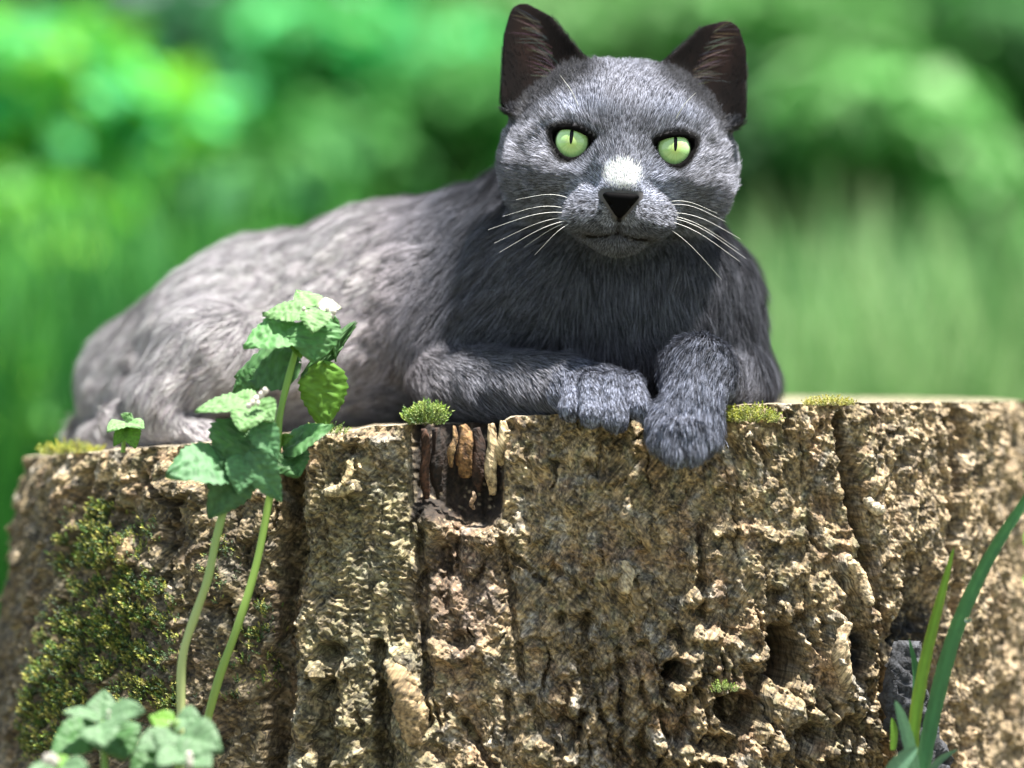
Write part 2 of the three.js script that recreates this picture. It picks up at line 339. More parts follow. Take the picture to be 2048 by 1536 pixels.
// a rough splinter, flake or root: a tube with a flattened, knobbly section
function lump(name, pts, w, flat, colA, colB, seed, parent = stump, taper = t => Math.sin(Math.PI * clamp(t * 0.86 + 0.07, 0, 1)) ** 0.45) {
  const g = tube(pts, t => w * taper(t), 34, 16), P = g.attributes.position, col = [], c = new THREE.CatmullRomCurve3(pts);
  for (let i = 0; i < P.count; i++) {
    const x = P.getX(i), y = P.getY(i), z = P.getZ(i), n = fbm(x * 330 + seed, y * (name === 'wood_splinter' ? 22 : 120), z * 330, 3), q = fbm(x * 800 + seed, y * (name === 'wood_splinter' ? 60 : 400), z * 800, 2);
    P.setXYZ(i, x + n * w * 0.7, y + q * w * 0.3, z + (n + q * 0.5) * w * 0.6 * flat);
    const k = clamp(0.5 + n * 1.2 + q * 0.9, 0, 1); col.push(...mix3(colA, colB, k));
  }
  g.setAttribute('color', new THREE.Float32BufferAttribute(col, 3));
  g.setAttribute('uv', new THREE.Float32BufferAttribute(Array.from({ length: P.count }, (_, i) => [P.getX(i) * BARK_UV, P.getY(i) * BARK_UV]).flat(), 2));
  g.computeVertexNormals();
  return part(name, g, barkMat, parent);
}
{
  const at2 = (px, py, z) => V((px - 1024) * S, (768 - py) * S, z);
  const sp = (x0, y0, x1, y1, w, z, A, B, s) => lump('wood_splinter', [at2(x0, y0, z), at2((x0 * 2 + x1) / 3 + 3, (y0 * 2 + y1) / 3, z + 0.001), at2((x0 + 2 * x1) / 3 - 3, (y0 + 2 * y1) / 3, z + 0.001), at2(x1, y1, z - 0.003)], w * S, 0.8, A, B, s);
  sp(925, 852, 930, 955, 16, -0.016, [0.10, 0.045, 0.018], [0.34, 0.20, 0.085], 3);
  sp(908, 852, 902, 935, 7, -0.010, [0.2, 0.1, 0.04], [0.4, 0.27, 0.14], 5);
  sp(982, 848, 986, 990, 12, -0.006, [0.36, 0.26, 0.14], [0.66, 0.54, 0.36], 7);
  sp(1004, 842, 1003, 930, 11, -0.004, [0.40, 0.30, 0.16], [0.68, 0.56, 0.36], 11);
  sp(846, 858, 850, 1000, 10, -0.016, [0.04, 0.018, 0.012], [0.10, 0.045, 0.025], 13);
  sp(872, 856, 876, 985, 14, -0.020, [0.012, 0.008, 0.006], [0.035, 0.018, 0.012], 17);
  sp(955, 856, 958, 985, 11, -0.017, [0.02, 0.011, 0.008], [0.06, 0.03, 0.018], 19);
  sp(945, 985, 946, 1020, 5, -0.012, [0.3, 0.2, 0.12], [0.55, 0.42, 0.3], 23);
  const fk = (pts, w, A, B, s, lift = 0.001) => lump('bark_flake', pts.map(([x, y]) => { const b = barkAt(x, y); return b.p.addScaledVector(b.n, lift); }), w * S, 0.7, A, B, s);
  const tanA = [0.22, 0.15, 0.075], tanB = [0.44, 0.33, 0.19];
  fk([[795, 1330], [822, 1380], [834, 1430], [838, 1480]], 30, tanA, tanB, 31);
  fk([[1243, 1120], [1250, 1150], [1240, 1182]], 14, tanA, [0.6, 0.52, 0.36], 33);
  fk([[1262, 1035], [1285, 1075], [1296, 1100]], 9, tanA, tanB, 35);
  fk([[1672, 1245], [1655, 1300], [1668, 1350], [1690, 1400]], 17, tanA, [0.6, 0.5, 0.34], 37);
  fk([[1695, 1125], [1718, 1165], [1728, 1215]], 15, tanA, [0.6, 0.5, 0.34], 39);
  fk([[655, 985], [690, 980], [712, 972]], 13, [0.24, 0.2, 0.12], [0.5, 0.44, 0.3], 41);
  fk([[704, 922], [706, 945], [694, 968]], 8, [0.26, 0.2, 0.1], [0.55, 0.45, 0.26], 43);
  fk([[222, 1085], [226, 1115], [216, 1135]], 17, tanA, tanB, 45);
  fk([[1812, 1245], [1835, 1238], [1848, 1252]], 6, [0.4, 0.35, 0.28], [0.7, 0.66, 0.58], 47, 0.003);
  fk([[1745, 1000], [1760, 1020], [1775, 1030]], 13, [0.4, 0.32, 0.2], [0.66, 0.6, 0.5], 49);
  // the knot ring
  const b = barkAt(1345, 1342), ring = []; for (let i = 0; i <= 12; i++) { const a = i / 12 * 6.1; ring.push(b.p.clone().add(V(Math.cos(a) * 34 * S, Math.sin(a) * 36 * S, 0.010 + 0.002 * Math.sin(a * 3)))); }
  lump('knot_ring', ring, 8 * S, 0.5, [0.32, 0.2, 0.11], [0.55, 0.4, 0.26], 53, stump, () => 1);
  // black rotten wood in the hollow behind the grass
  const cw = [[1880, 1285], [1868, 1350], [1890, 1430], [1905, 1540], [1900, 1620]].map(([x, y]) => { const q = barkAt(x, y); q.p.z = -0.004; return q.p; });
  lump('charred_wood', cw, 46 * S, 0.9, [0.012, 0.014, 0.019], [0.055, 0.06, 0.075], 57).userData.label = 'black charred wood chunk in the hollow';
}

// ---------------------------------------------------------------- the cat
const cat = thing('cat', 'grey short haired cat with green eyes lying on the stump, paws over the edge', 'cat', V(0, 0, 0));
const HC = at(1240, 303, -0.035);                                   // centre of the head
const HQ = new THREE.Quaternion().setFromEuler(new THREE.Euler(0.0, 0.015, -0.066, 'ZYX')), HQi = HQ.clone().invert();
const headP = (x, y, z) => V(x, y, z).applyQuaternion(HQ).add(HC);
const toHead = p => V(p[0], p[1], p[2]).sub(HC).applyQuaternion(HQi);
const prims = [];
// a, b: [px, py, z]; radii in photograph pixels at that depth; k: blending width; w: flow of the fur; len: fur length
function cap(a, b, ra, rb, k, flow, len, o = {}) {
  const A = at(...a), B = at(...b);
  prims.push({ t: 0, ax: A.x, ay: A.y, az: A.z, bx: B.x - A.x, by: B.y - A.y, bz: B.z - A.z, l2: A.distanceToSquared(B), ra: pxm(ra, a[2]), rb: pxm(rb, b[2]), k, flow, len, ...o });
}
function ell(c, r, k, flow, len, o = {}) {      // world aligned ellipsoid, radii px px px
  const C = at(...c);
  prims.push({ t: 1, c: C, r: r.map(v => pxm(v, c[2])), q: null, k, flow, len, ...o });
}
function hell(c, r, k, len, o = {}) { prims.push({ t: 1, c: headP(...c), r, q: HQi, k, flow: null, len, head: true, ...o }); }
function hcap(a, b, ra, rb, k, len, o = {}) {
  const A = headP(...a), B = headP(...b);
  prims.push({ t: 0, ax: A.x, ay: A.y, az: A.z, bx: B.x - A.x, by: B.y - A.y, bz: B.z - A.z, l2: A.distanceToSquared(B), ra, rb, k, flow: null, len, head: true, ...o });
}
const BACK = [-1, -0.35, 0.05];
// trunk
cap([900, 590, -.13], [765, 594, -.155], 200, 190, .01, BACK, .0085);
cap([675, 632, -.165], [545, 657, -.18], 183, 192, .010, BACK, .0085);
cap([900, 700, -.11], [520, 770, -.15], 130, 110, .025, [-1, -0.5, 0.05], .010);
ell([465, 690, -.165], [186, 180, 195], .012, [-0.9, -0.6, 0.05], .0095);
ell([325, 782, -.19], [170, 166, 170], .02, [-0.7, -0.7, 0.1], .0095);
cap([420, 720, -.11], [330, 800, -.10], 118, 78, .010, [-0.7, -0.7, 0.1], .011);
cap([235, 842, -.115], [300, 858, -.095], 38, 30, .012, [0.7, -0.5, 0.2], .009);
cap([300, 850, -.095], [400, 868, -.08], 30, 27, .008, [0.9, -0.3, 0.2], .007);
cap([165, 868, -.21], [205, 872, -.14], 30, 28, .010, [0.4, -0.5, 0.6], .011);
// shoulder, neck, chest
cap([1235, 340, -.085], [1262, 545, -.095], 175, 196, .015, [-0.15, -1, 0.15], .013, { chest: 1 });
cap([1190, 380, -.105], [1050, 520, -.115], 150, 175, .02, [-0.55, -0.8, 0.1], .016);
ell([1285, 635, -.085], [206, 200, 205], .02, [0.05, -1, 0.2], .013, { chest: 1 });
cap([1075, 560, -.08], [925, 690, -.085], 135, 112, .02, [-0.62, -0.75, 0.15], .014);
cap([1420, 600, -.085], [1462, 740, -.075], 95, 72, .02, [0.25, -1, 0.1], .014);
ell([1478, 775, -.07], [72, 66, 80], .015, [0.3, -0.9, 0.1], .011);
// forearms
cap([895, 768, -.06], [1130, 772, -.012], 76, 62, .010, [0.8, -0.55, 0.25], .009, { arm: 1 });
cap([1462, 775, -.06], [1395, 752, .000], 58, 66, .012, [-0.5, -0.5, 0.6], .008, { arm: 1 });
// left paw (lying over the rim) with four toes
ell([1192, 778, .000], [80, 48, 56], .008, [0.45, -0.8, 0.4], .004, { paw: 1 });
for (const [x0, y0, x1, y1, r, z] of [[1152, 770, 1140, 815, 25, .012], [1186, 768, 1184, 828, 27, .020], [1226, 770, 1230, 836, 28, .022], [1262, 772, 1276, 812, 26, .016]]) cap([x0, y0, z - .006], [x1, y1, z + .005], r, r * .92, .0010, [0.1, -0.95, 0.3], .0030, { paw: 1 });
// right paw (bent at the wrist, hanging in front of the rim)
cap([1396, 742, .004], [1384, 800, .018], 67, 57, .006, [-0.1, -0.9, 0.5], .006, { paw: 1 });
ell([1368, 856, .022], [76, 66, 62], .007, [-0.1, -1, 0.2], .0065, { paw: 1 });
for (const [x0, y0, x1, y1, r, z] of [[1326, 850, 1320, 874, 22, .030], [1352, 858, 1350, 897, 24, .037], [1384, 858, 1386, 897, 24, .037], [1410, 850, 1416, 874, 22, .030]]) cap([x0, y0, z], [x1, y1, z + .003], r, r * .9, .0030, [-0.05, -1, 0.1], .0060, { paw: 1 });
// head
hell([0, 0.003, -0.012], [0.050, 0.0415, 0.047], .010, .0065);
for (const s of [-1, 1]) { hell([s * 0.016, 0.019, -0.014], [0.025, 0.0235, 0.030], .012, .006); hell([s * 0.038, 0.007, -0.014], [0.0175, 0.019, 0.024], .010, .006); hell([s * 0.034, -0.013, -0.018], [0.0225, 0.024, 0.026], .012, .010, { cheek: 1 }); }
for (const s of [-1, 1]) {
  hell([s * 0.0305, -0.008, -0.006], [0.0260, 0.0255, 0.028], .010, .0085, { cheek: 1 });
  hell([s * 0.020, 0.014, 0.013], [0.022, 0.012, 0.017], .010, .0042);
  hell([s * 0.020, -0.011, 0.018], [0.022, 0.016, 0.0175], .010, .004);
}
hell([0, 0.013, 0.010], [0.034, 0.022, 0.026], .010, .0048);
hcap([0, 0.012, 0.026], [0, -0.0205, 0.0415], 0.0135, 0.0100, .008, .0026);
hell([0, -0.030, 0.010], [0.0285, 0.0195, 0.029], .010, .007);
for (const s of [-1, 1]) hell([s * 0.0115, -0.0338, 0.0300], [0.0160, 0.0106, 0.0135], .010, .0028, { pad: 1 });
hell([0, -0.0440, 0.0265], [0.0130, 0.0088, 0.0120], .006, .004, { pad: 1 });
// eyes
const EYES = [-1, 1].map(s => {
  const c = headP(s * 0.0238, 0.0010, 0.0228);
  const q = HQ.clone().multiply(new THREE.Quaternion().setFromEuler(new THREE.Euler(-0.02, s * 0.16, s * 0.09, 'YXZ')));
  return { s, c, q, qi: q.clone().invert(), R: 0.0113 };
});
for (const e of EYES) { const p = e.c.clone().sub(HC).applyQuaternion(HQi); hell([p.x, p.y, p.z - 0.0008], [0.0140, 0.0130, 0.0132], .0045, .003); }
// ears: cupped shells; 2D outline in head axes (x outwards)
const EARS = [[[1172, 150], [1092, 24], [1040, 4], [1012, 60], [1022, 232]], [[1325, 150], [1420, 46], [1466, 40], [1490, 90], [1464, 258]]].map((P, i) => {
  const s = i ? 1 : -1, r = 0.0070, q = P.map(([x, y]) => { const v = at(x, y, -0.045).sub(HC).applyQuaternion(HQi); return [v.x, v.y]; });
  const c = q.reduce((a, b) => [a[0] + b[0] / 5, a[1] + b[1] / 5], [0, 0]);
  return { s, r, poly: q.map(([x, y], k) => { const l = Math.hypot(x - c[0], y - c[1]), f = (l - r * 1.0) / l; return [c[0] + (x - c[0]) * f, c[1] + (y - c[1]) * f]; }), base: [(q[0][0] + q[4][0]) / 2, (q[0][1] + q[4][1]) / 2], tip: [(q[1][0] + q[2][0]) / 2, (q[1][1] + q[2][1]) / 2] };
});
for (const e of EARS) { const l = Math.hypot(e.tip[0] - e.base[0], e.tip[1] - e.base[1]); e.ax = [(e.tip[0] - e.base[0]) / l, (e.tip[1] - e.base[1]) / l]; e.len = l; e.c3 = headP(e.base[0] * 0.5 + e.tip[0] * 0.5, e.base[1] * 0.5 + e.tip[1] * 0.5, -0.02); }
function sdPoly(x, y, P) {
  let d = 1e9, s = 1;
  for (let i = 0, j = P.length - 1; i < P.length; j = i++) {
    const ex = P[j][0] - P[i][0], ey = P[j][1] - P[i][1], wx = x - P[i][0], wy = y - P[i][1], t = clamp((wx * ex + wy * ey) / (ex * ex + ey * ey), 0, 1);
    d = Math.min(d, (wx - ex * t) ** 2 + (wy - ey * t) ** 2);
    const a = y >= P[i][1], b = y < P[j][1], c = ex * wy > ey * wx;
    if ((a && b && c) || (!a && !b && !c)) s = -s;
  }
  return s * Math.sqrt(d);
}
function earLocal(e, h) {  // along the axis, across it (positive = towards the skull's middle), height over the cup's sheet
  const dx = h.x - e.base[0], dy = h.y - e.base[1], t = dx * e.ax[0] + dy * e.ax[1], w = -e.s * (dx * e.ax[1] - dy * e.ax[0]);
  const sheet = -0.011 - 0.27 * t + Math.min(0.013, w * w * 24);
  return [t, w, h.z - sheet];
}
function earSdf(e, h) {
  const d2 = sdPoly(h.x, h.y, e.poly) - e.r, [t, , z] = earLocal(e, h);
  const th = 0.0013 + 0.0016 * sstep(0.02, -0.005, t), dz = Math.abs(z) * 0.8 - th;
  return Math.min(Math.max(d2, dz), 0) + Math.hypot(Math.max(d2, 0), Math.max(dz, 0)) - 0.0004;
}
function primD(p, x, y, z) {
  if (p.t === 0) {
    const px = x - p.ax, py = y - p.ay, pz = z - p.az, t = clamp((px * p.bx + py * p.by + pz * p.bz) / p.l2, 0, 1);
    return Math.hypot(px - p.bx * t, py - p.by * t, pz - p.bz * t) - (p.ra + (p.rb - p.ra) * t);
  }
  let dx = x - p.c.x, dy = y - p.c.y, dz = z - p.c.z;
  if (p.q) { const v = tmpV.set(dx, dy, dz).applyQuaternion(p.q); dx = v.x; dy = v.y; dz = v.z; }
  const [a, b, c] = p.r, k0 = Math.hypot(dx / a, dy / b, dz / c), k1 = Math.hypot(dx / (a * a), dy / (b * b), dz / (c * c));
  return k1 < 1e-6 ? -Math.min(a, b, c) : k0 * (k0 - 1) / k1;
}
const tmpV = V(0, 0, 0);
const smin = (a, b, k) => { const h = Math.max(k - Math.abs(a - b), 0) / k; return Math.min(a, b) - h * h * k * 0.25; };
// the opening between the lids, in eye axes: below 0 inside
function lidOpening(x, y, s) {
  const xo = x * s;                                   // + = outer corner
  const up = 0.0054 - 25 * (xo - 0.001) ** 2 + 0.02 * xo, lowL = -0.0078 + 76 * (xo + 0.0003) ** 2;
  return Math.max(y - up, lowL - y, Math.abs(xo) - 0.0099);
}
const mouth = [[[0, -0.0345], [0, -0.0418]]];          // in the head's own x and y
for (const e of [-1, 1]) { const q = [[0, -0.0418], [0.005, -0.0436], [0.010, -0.0445], [0.015, -0.0443]]; for (let i = 0; i < 3; i++) mouth.push([[e * q[i][0], q[i][1]], [e * q[i + 1][0], q[i + 1][1]]]); }
function mouthD(h) { let d = 1; for (const [a, b] of mouth) { const bx = b[0] - a[0], by = b[1] - a[1], px = h.x - a[0], py = h.y - a[1], t = clamp((px * bx + py * by) / (bx * bx + by * by), 0, 1); d = Math.min(d, Math.hypot(px - bx * t, py - by * t)); } return d; }
function catSdf(x, y, z, list) {
  let d = 1;
  for (const p of list) { const q = primD(p, x, y, z); d = smin(d, q, p.k); }
  const hx = x - HC.x, hy = y - HC.y, hz = z - HC.z;
  if (hx * hx + hy * hy + hz * hz < 0.0144) {
    const h = V(hx, hy, hz).applyQuaternion(HQi);
    if (h.y > 0.008) for (const e of EARS) if (h.x * e.s > 0) d = smin(d, earSdf(e, h), 0.006);
    for (const e of EYES) {
      const v = tmpV.set(x - e.c.x, y - e.c.y, z - e.c.z).applyQuaternion(e.qi);
      if (v.z > 0) { const o = lidOpening(v.x, v.y, e.s), k = 0.0012, a = -o, hh = Math.max(k - Math.abs(d - a), 0) / k; d = Math.max(d, a) + hh * hh * k * 0.25; }
    }
    if (h.y < -0.02 && h.z > 0.01) d += 0.0009 * sstep(0.0020, 0.0003, mouthD(h));
  }
  return d;
}
// surface nets over the blocks of a sparse grid
function surfaceNets(lo, hi, h, fieldFor, reach) {
  const B = 8, nb = [0, 1, 2].map(i => Math.ceil((hi[i] - lo[i]) / (h * B))), N = nb.map(v => v * B + 1), NX = N[0], NXY = N[0] * N[1];
  const val = new Float32Array(NXY * N[2]).fill(9), vid = new Map(), pos = [], idx = [], kept = [];
  const half = B * h * 0.5, rad = half * 1.7321;
  for (let c = 0; c < nb[2]; c++) for (let b = 0; b < nb[1]; b++) for (let a = 0; a < nb[0]; a++) {
    const cx = lo[0] + (a + .5) * B * h, cy = lo[1] + (b + .5) * B * h, cz = lo[2] + (c + .5) * B * h;
    const f = fieldFor(cx, cy, cz, rad); if (!f) continue;
    kept.push([a, b, c]);
    for (let k = 0; k <= B; k++) for (let j = 0; j <= B; j++) for (let i = 0; i <= B; i++) {
      const id = (c * B + k) * NXY + (b * B + j) * NX + a * B + i;
      if (val[id] === 9) val[id] = f(lo[0] + (a * B + i) * h, lo[1] + (b * B + j) * h, lo[2] + (c * B + k) * h);
    }
  }
  const off = []; for (let i = 0; i < 8; i++) off.push((i & 1) + ((i >> 1) & 1) * NX + ((i >> 2) & 1) * NXY);
  const E = []; for (let i = 0; i < 8; i++) for (let q = 0; q < 3; q++) if (!(i & (1 << q))) E.push([i, i | (1 << q)]);
  for (const [a, b, c] of kept) for (let k = 0; k < B; k++) for (let j = 0; j < B; j++) for (let i = 0; i < B; i++) {
    const X = a * B + i, Y = b * B + j, Z = c * B + k, id = Z * NXY + Y * NX + X;
    let m = 0; for (let q = 0; q < 8; q++) if (val[id + off[q]] < 0) m++;
    if (m === 0 || m === 8) continue;
    let sx = 0, sy = 0, sz = 0, n = 0;
    for (const [u, v] of E) { const fu = val[id + off[u]], fv = val[id + off[v]]; if ((fu < 0) === (fv < 0)) continue; const t = fu / (fu - fv); n++;
      sx += (u & 1) + (((v & 1) - (u & 1)) * t); sy += ((u >> 1) & 1) + ((((v >> 1) & 1) - ((u >> 1) & 1)) * t); sz += ((u >> 2) & 1) + ((((v >> 2) & 1) - ((u >> 2) & 1)) * t); }
    vid.set(id, pos.length / 3); pos.push(lo[0] + (X + sx / n) * h, lo[1] + (Y + sy / n) * h, lo[2] + (Z + sz / n) * h);
  }
  for (const id of vid.keys()) {
    const f0 = val[id];
    for (let q = 0; q < 3; q++) {
      const st = q === 0 ? 1 : q === 1 ? NX : NXY, u = q === 0 ? NX : q === 1 ? NXY : 1, v = q === 0 ? NXY : q === 1 ? 1 : NX;
      const f1 = val[id + st]; if ((f0 < 0) === (f1 < 0) || f1 === 9) continue;
      const A = vid.get(id), Bq = vid.get(id - u), C = vid.get(id - u - v), Dq = vid.get(id - v);
      if (Bq === undefined || C === undefined || Dq === undefined) continue;
      if (f0 < 0) idx.push(A, Bq, C, A, C, Dq); else idx.push(A, C, Bq, A, Dq, C);
    }
  }
  return { pos, idx };
}
const catField = (cx, cy, cz, rad) => {
  let d = 1; const ds = prims.map(p => { const q = primD(p, cx, cy, cz); if (q < d) d = q; return q; });
  const hv = toHead([cx, cy, cz]); let ear = 9; if (hv.length() < 0.11) for (const e of EARS) ear = Math.min(ear, earSdf(e, hv));
  if (Math.min(d, ear) > rad * 1.25 + 0.008) return null;
  if (d < -(rad * 1.6 + 0.03)) return null;
  const list = prims.filter((p, i) => ds[i] < rad * 2.4 + 0.03 + Math.max(d, 0));
  return (x, y, z) => catSdf(x, y, z, list);
};
const bodyMesh = surfaceNets([-0.26, -0.075, -0.30], [0.16, 0.20, 0.07], 0.0013, catField);
// what the skin looks like and how fur grows at a point
const NOSE = headP(0, -0.0280, 0.0505);
function near(x, y, z) { return prims.filter(p => primD(p, x, y, z) < 0.03); }
function furAt(x, y, z, n, list) {
  let sw = 0, fx = 0, fy = 0, fz = 0, len = 0, hw = 0, paw = 0, arm = 0, chest = 0;
  const hd = [x - NOSE.x, y - NOSE.y, z - NOSE.z], hl = Math.hypot(...hd) + 1e-6;
  for (const p of list) {
    const d = primD(p, x, y, z), w = Math.exp(-Math.max(d, -0.004) / 0.0045);
    if (w < 0.002) continue;
    const f = p.head ? [hd[0] / hl, hd[1] / hl, hd[2] / hl] : p.flow, fl = p.head ? 1 : Math.hypot(...f);
    sw += w; fx += w * f[0] / fl; fy += w * f[1] / fl; fz += w * f[2] / fl;
    len += w * p.len; if (p.head) hw += w; if (p.paw) paw += w; if (p.arm) arm += w; if (p.chest) chest += w;
  }
  if (!sw) return null;
  len /= sw; hw /= sw;
  if (hw > 0.3) { const L = 0.0016 + 0.085 * Math.max(0, hl - 0.009); len = mix(len, Math.min(len, L), hw); }
  const dn = fx * n[0] + fy * n[1] + fz * n[2]; fx -= dn * n[0]; fy -= dn * n[1]; fz -= dn * n[2];
  const l = Math.hypot(fx, fy, fz) || 1;
  return { f: [fx / l, fy / l, fz / l], len, head: hw, paw: paw / sw, arm: arm / sw, chest: chest / sw };
}
{
  const P = bodyMesh.pos, g = geom(P, bodyMesh.idx), col = new Float32Array(P.length);
  const N = g.attributes.normal.array;
  const earIn = new Uint8Array(P.length / 3), skip = new Uint8Array(P.length / 3);
  for (let i = 0; i < P.length / 3; i++) {
    const x = P[i * 3], y = P[i * 3 + 1], z = P[i * 3 + 2], h = toHead([x, y, z]);
    let c = [0.075, 0.072, 0.078];
    if (h.lengthSq() < 0.0144) {
      for (const e of EARS) if (h.x * e.s > 0 && h.y > 0.015) {
        const d2 = sdPoly(h.x, h.y, e.poly) - e.r, [t, w, zz] = earLocal(e, h);
        if (d2 < 0.004 && t > -0.004 && Math.abs(zz) < 0.006) {
          if (zz > -0.0005) { earIn[i] = 1; const m = fbm(h.x * 180, h.y * 180, h.z * 180, 3);
            const warm = Math.exp(-(((t - 0.026) / 0.014) ** 2) - ((w + 0.005) / 0.007) ** 2);
            c = mix3([0.003, 0.0024, 0.0024], [0.011, 0.0065, 0.0055], clamp(warm * 0.9 + m * 0.35, 0, 1)); }
          else earIn[i] = 2;
        }
      }
      for (const e of EYES) { const v = V(x, y, z).sub(e.c).applyQuaternion(e.qi); if (v.z > 0) { const o = lidOpening(v.x, v.y, e.s); if (o < 0.0032) { c = [0.0022, 0.002, 0.0022]; } if (o < 0.0021) skip[i] = 1; } }
      if (h.y < -0.02 && h.z > 0.01) { const m = mouthD(h); if (m < 0.0014) { c = [0.008, 0.007, 0.007]; } if (m < 0.00025) skip[i] = 1; }
      { const nx = h.x, ny = h.y + 0.0283; if (h.z > 0.043 && ny < 0.0056 && Math.abs(nx) < 0.0097 * clamp((ny + 0.0075) / 0.011, 0, 1) + 0.0008 && ny > -0.0085) skip[i] = 1; }
    }
    col[i * 3] = c[0]; col[i * 3 + 1] = c[1]; col[i * 3 + 2] = c[2];
  }
  g.setAttribute('color', new THREE.BufferAttribute(col, 3));
  part('body', g, new THREE.MeshPhysicalMaterial({ vertexColors: true, roughness: 0.9, specularIntensity: 0.08 }), cat);

  // ---- fur: curved tapering hairs; three bends, each one a batch of copies
  const hair = bend => {
    const pos = [], nor = [], col = [], idx = [], K = 4;
    for (let i = 0; i <= K; i++) {
      const t = i / K, w = 0.5 * (1 - 0.85 * t * t), yy = t, zz = bend * (t - 0.62 * t * t), xx = 0.06 * Math.sin(t * 3);
      const dy = 1, dz = bend * (1 - 1.24 * t), l = Math.hypot(dy, dz);
      const c = mix(0.5, 1.12, Math.pow(t, 0.8));
      if (i < K) { for (const s of [-1, 1]) { pos.push(xx + s * w, yy, zz); nor.push(s * 0.45, -dz / l * 0.9, dy / l * 0.9); col.push(c, c, c); } }
      else { pos.push(xx, yy, zz); nor.push(0, -dz / l, dy / l); col.push(c, c, c); }
    }
    for (let i = 0; i < K - 1; i++) { const a = i * 2; idx.push(a, a + 1, a + 2, a + 1, a + 3, a + 2); }
    idx.push((K - 1) * 2, (K - 1) * 2 + 1, K * 2);
    const q = geom(pos, idx, col); q.setAttribute('normal', new THREE.Float32BufferAttribute(nor, 3)); return q;
  };
  const R = rng(77), I = bodyMesh.idx, T = I.length / 3, area = new Float32Array(T), meta = [];
  // cache flow per vertex
  const cell = new Map();
  const listFor = (x, y, z) => { const k = Math.floor(x / 0.012) + ',' + Math.floor(y / 0.012) + ',' + Math.floor(z / 0.012); let l = cell.get(k); if (!l) { l = prims.filter(p => primD(p, (Math.floor(x / 0.012) + .5) * .012, (Math.floor(y / 0.012) + .5) * .012, (Math.floor(z / 0.012) + .5) * .012) < 0.034); cell.set(k, l); } return l; };
  const MAX = 420000, mats = [], cols = [];
  const furMat = new THREE.MeshPhysicalMaterial({ vertexColors: true, roughness: 0.6, specularIntensity: 0.15, transmission: 0.3, thickness: 0, side: THREE.DoubleSide });
  const M = [[], [], []], C = [[], [], []];
  const push = (x, y, z, f, n, len, wid, lift, c, v) => {
    // axes: side, along, up
    const sx = f[1] * n[2] - f[2] * n[1], sy = f[2] * n[0] - f[0] * n[2], sz = f[0] * n[1] - f[1] * n[0];
    M[v].push(sx * wid, sy * wid, sz * wid, 0, f[0] * len, f[1] * len, f[2] * len, 0, n[0] * len * lift, n[1] * len * lift, n[2] * len * lift, 0, x, y, z, 1); C[v].push(c[0], c[1], c[2]);
  };
  let count = 0;
  for (let t = 0; t < T; t++) {
    const a = I[t * 3], b = I[t * 3 + 1], c = I[t * 3 + 2];
    const ux = P[b * 3] - P[a * 3], uy = P[b * 3 + 1] - P[a * 3 + 1], uz = P[b * 3 + 2] - P[a * 3 + 2], vx = P[c * 3] - P[a * 3], vy = P[c * 3 + 1] - P[a * 3 + 1], vz = P[c * 3 + 2] - P[a * 3 + 2];
    const A = 0.5 * Math.hypot(uy * vz - uz * vy, uz * vx - ux * vz, ux * vy - uy * vx);
    if (skip[a] || skip[b] || skip[c]) continue;
    const n0 = [N[a * 3] + N[b * 3] + N[c * 3], N[a * 3 + 1] + N[b * 3 + 1] + N[c * 3 + 1], N[a * 3 + 2] + N[b * 3 + 2] + N[c * 3 + 2]], nl = Math.hypot(...n0); n0[0] /= nl; n0[1] /= nl; n0[2] /= nl;
    const mx = P[a * 3], my = P[a * 3 + 1], mz = P[a * 3 + 2];
    if (my < topY(mx) - 0.004 && mz < -0.012) continue;
    const info = furAt(mx, my, mz, n0, listFor(mx, my, mz)); if (!info) continue;
    const inEar = earIn[a];
    let dens = 2.5e6 * clamp(0.010 / Math.max(info.len, 0.0018), 0.75, 3.4);
    if (n0[2] < -0.35) dens *= 0.45;                        // the far side
    if (mx < -0.06 && info.head < 0.1) dens *= 0.85;
    if (inEar === 1) dens = 2.2e5; else if (inEar === 2) dens = 3.5e6;
    let num = A * dens; num = Math.floor(num) + (R() < num % 1 ? 1 : 0);
    for (let q = 0; q < num; q++) {
      let r1 = R(), r2 = R(); if (r1 + r2 > 1) { r1 = 1 - r1; r2 = 1 - r2; }
      const x = mx + ux * r1 + vx * r2, y = my + uy * r1 + vy * r2, z = mz + uz * r1 + vz * r2;
      let f = info.f.slice(), len = info.len * (0.7 + 0.6 * R()), lift = 0.36 + 0.4 * R(), wid = 0.00025 + 0.00012 * R();
      const h = toHead([x, y, z]);
      // tufts: neighbouring hairs lean together
      const sc = info.head > 0.5 ? 150 : info.paw > 0.4 ? 210 : 100, k1 = n3(x * sc, y * sc, z * sc), k2 = n3(x * sc + 31, y * sc, z * sc + 9), big = n3(x * 26, y * 26, z * 26 + 5);
      const amp = info.head > 0.5 ? 0.16 : info.paw > 0.4 ? 0.3 : 0.36;
      const sd = [f[1] * n0[2] - f[2] * n0[1], f[2] * n0[0] - f[0] * n0[2], f[0] * n0[1] - f[1] * n0[0]];
      const sw = amp * k1 * 1.6 + 0.35 * big + 0.22 * (R() - 0.5);
      f = [f[0] + sd[0] * sw, f[1] + sd[1] * sw, f[2] + sd[2] * sw]; const fl = Math.hypot(...f); f = f.map(v => v / fl);
      lift *= info.paw > 0.4 ? clamp(1.1 + 0.9 * k2, 0.4, 2) : info.head > 0.5 ? clamp(0.7 + 0.6 * k2, 0.25, 1.4) : clamp(0.7 + 0.9 * k2, 0.25, 1.6);
      // colour: blue grey, lighter tips, faint patches, painted sun and shade by body region
      let c = mix3([0.08, 0.078, 0.085], [0.58, 0.57, 0.61], Math.pow(R(), 1.5));
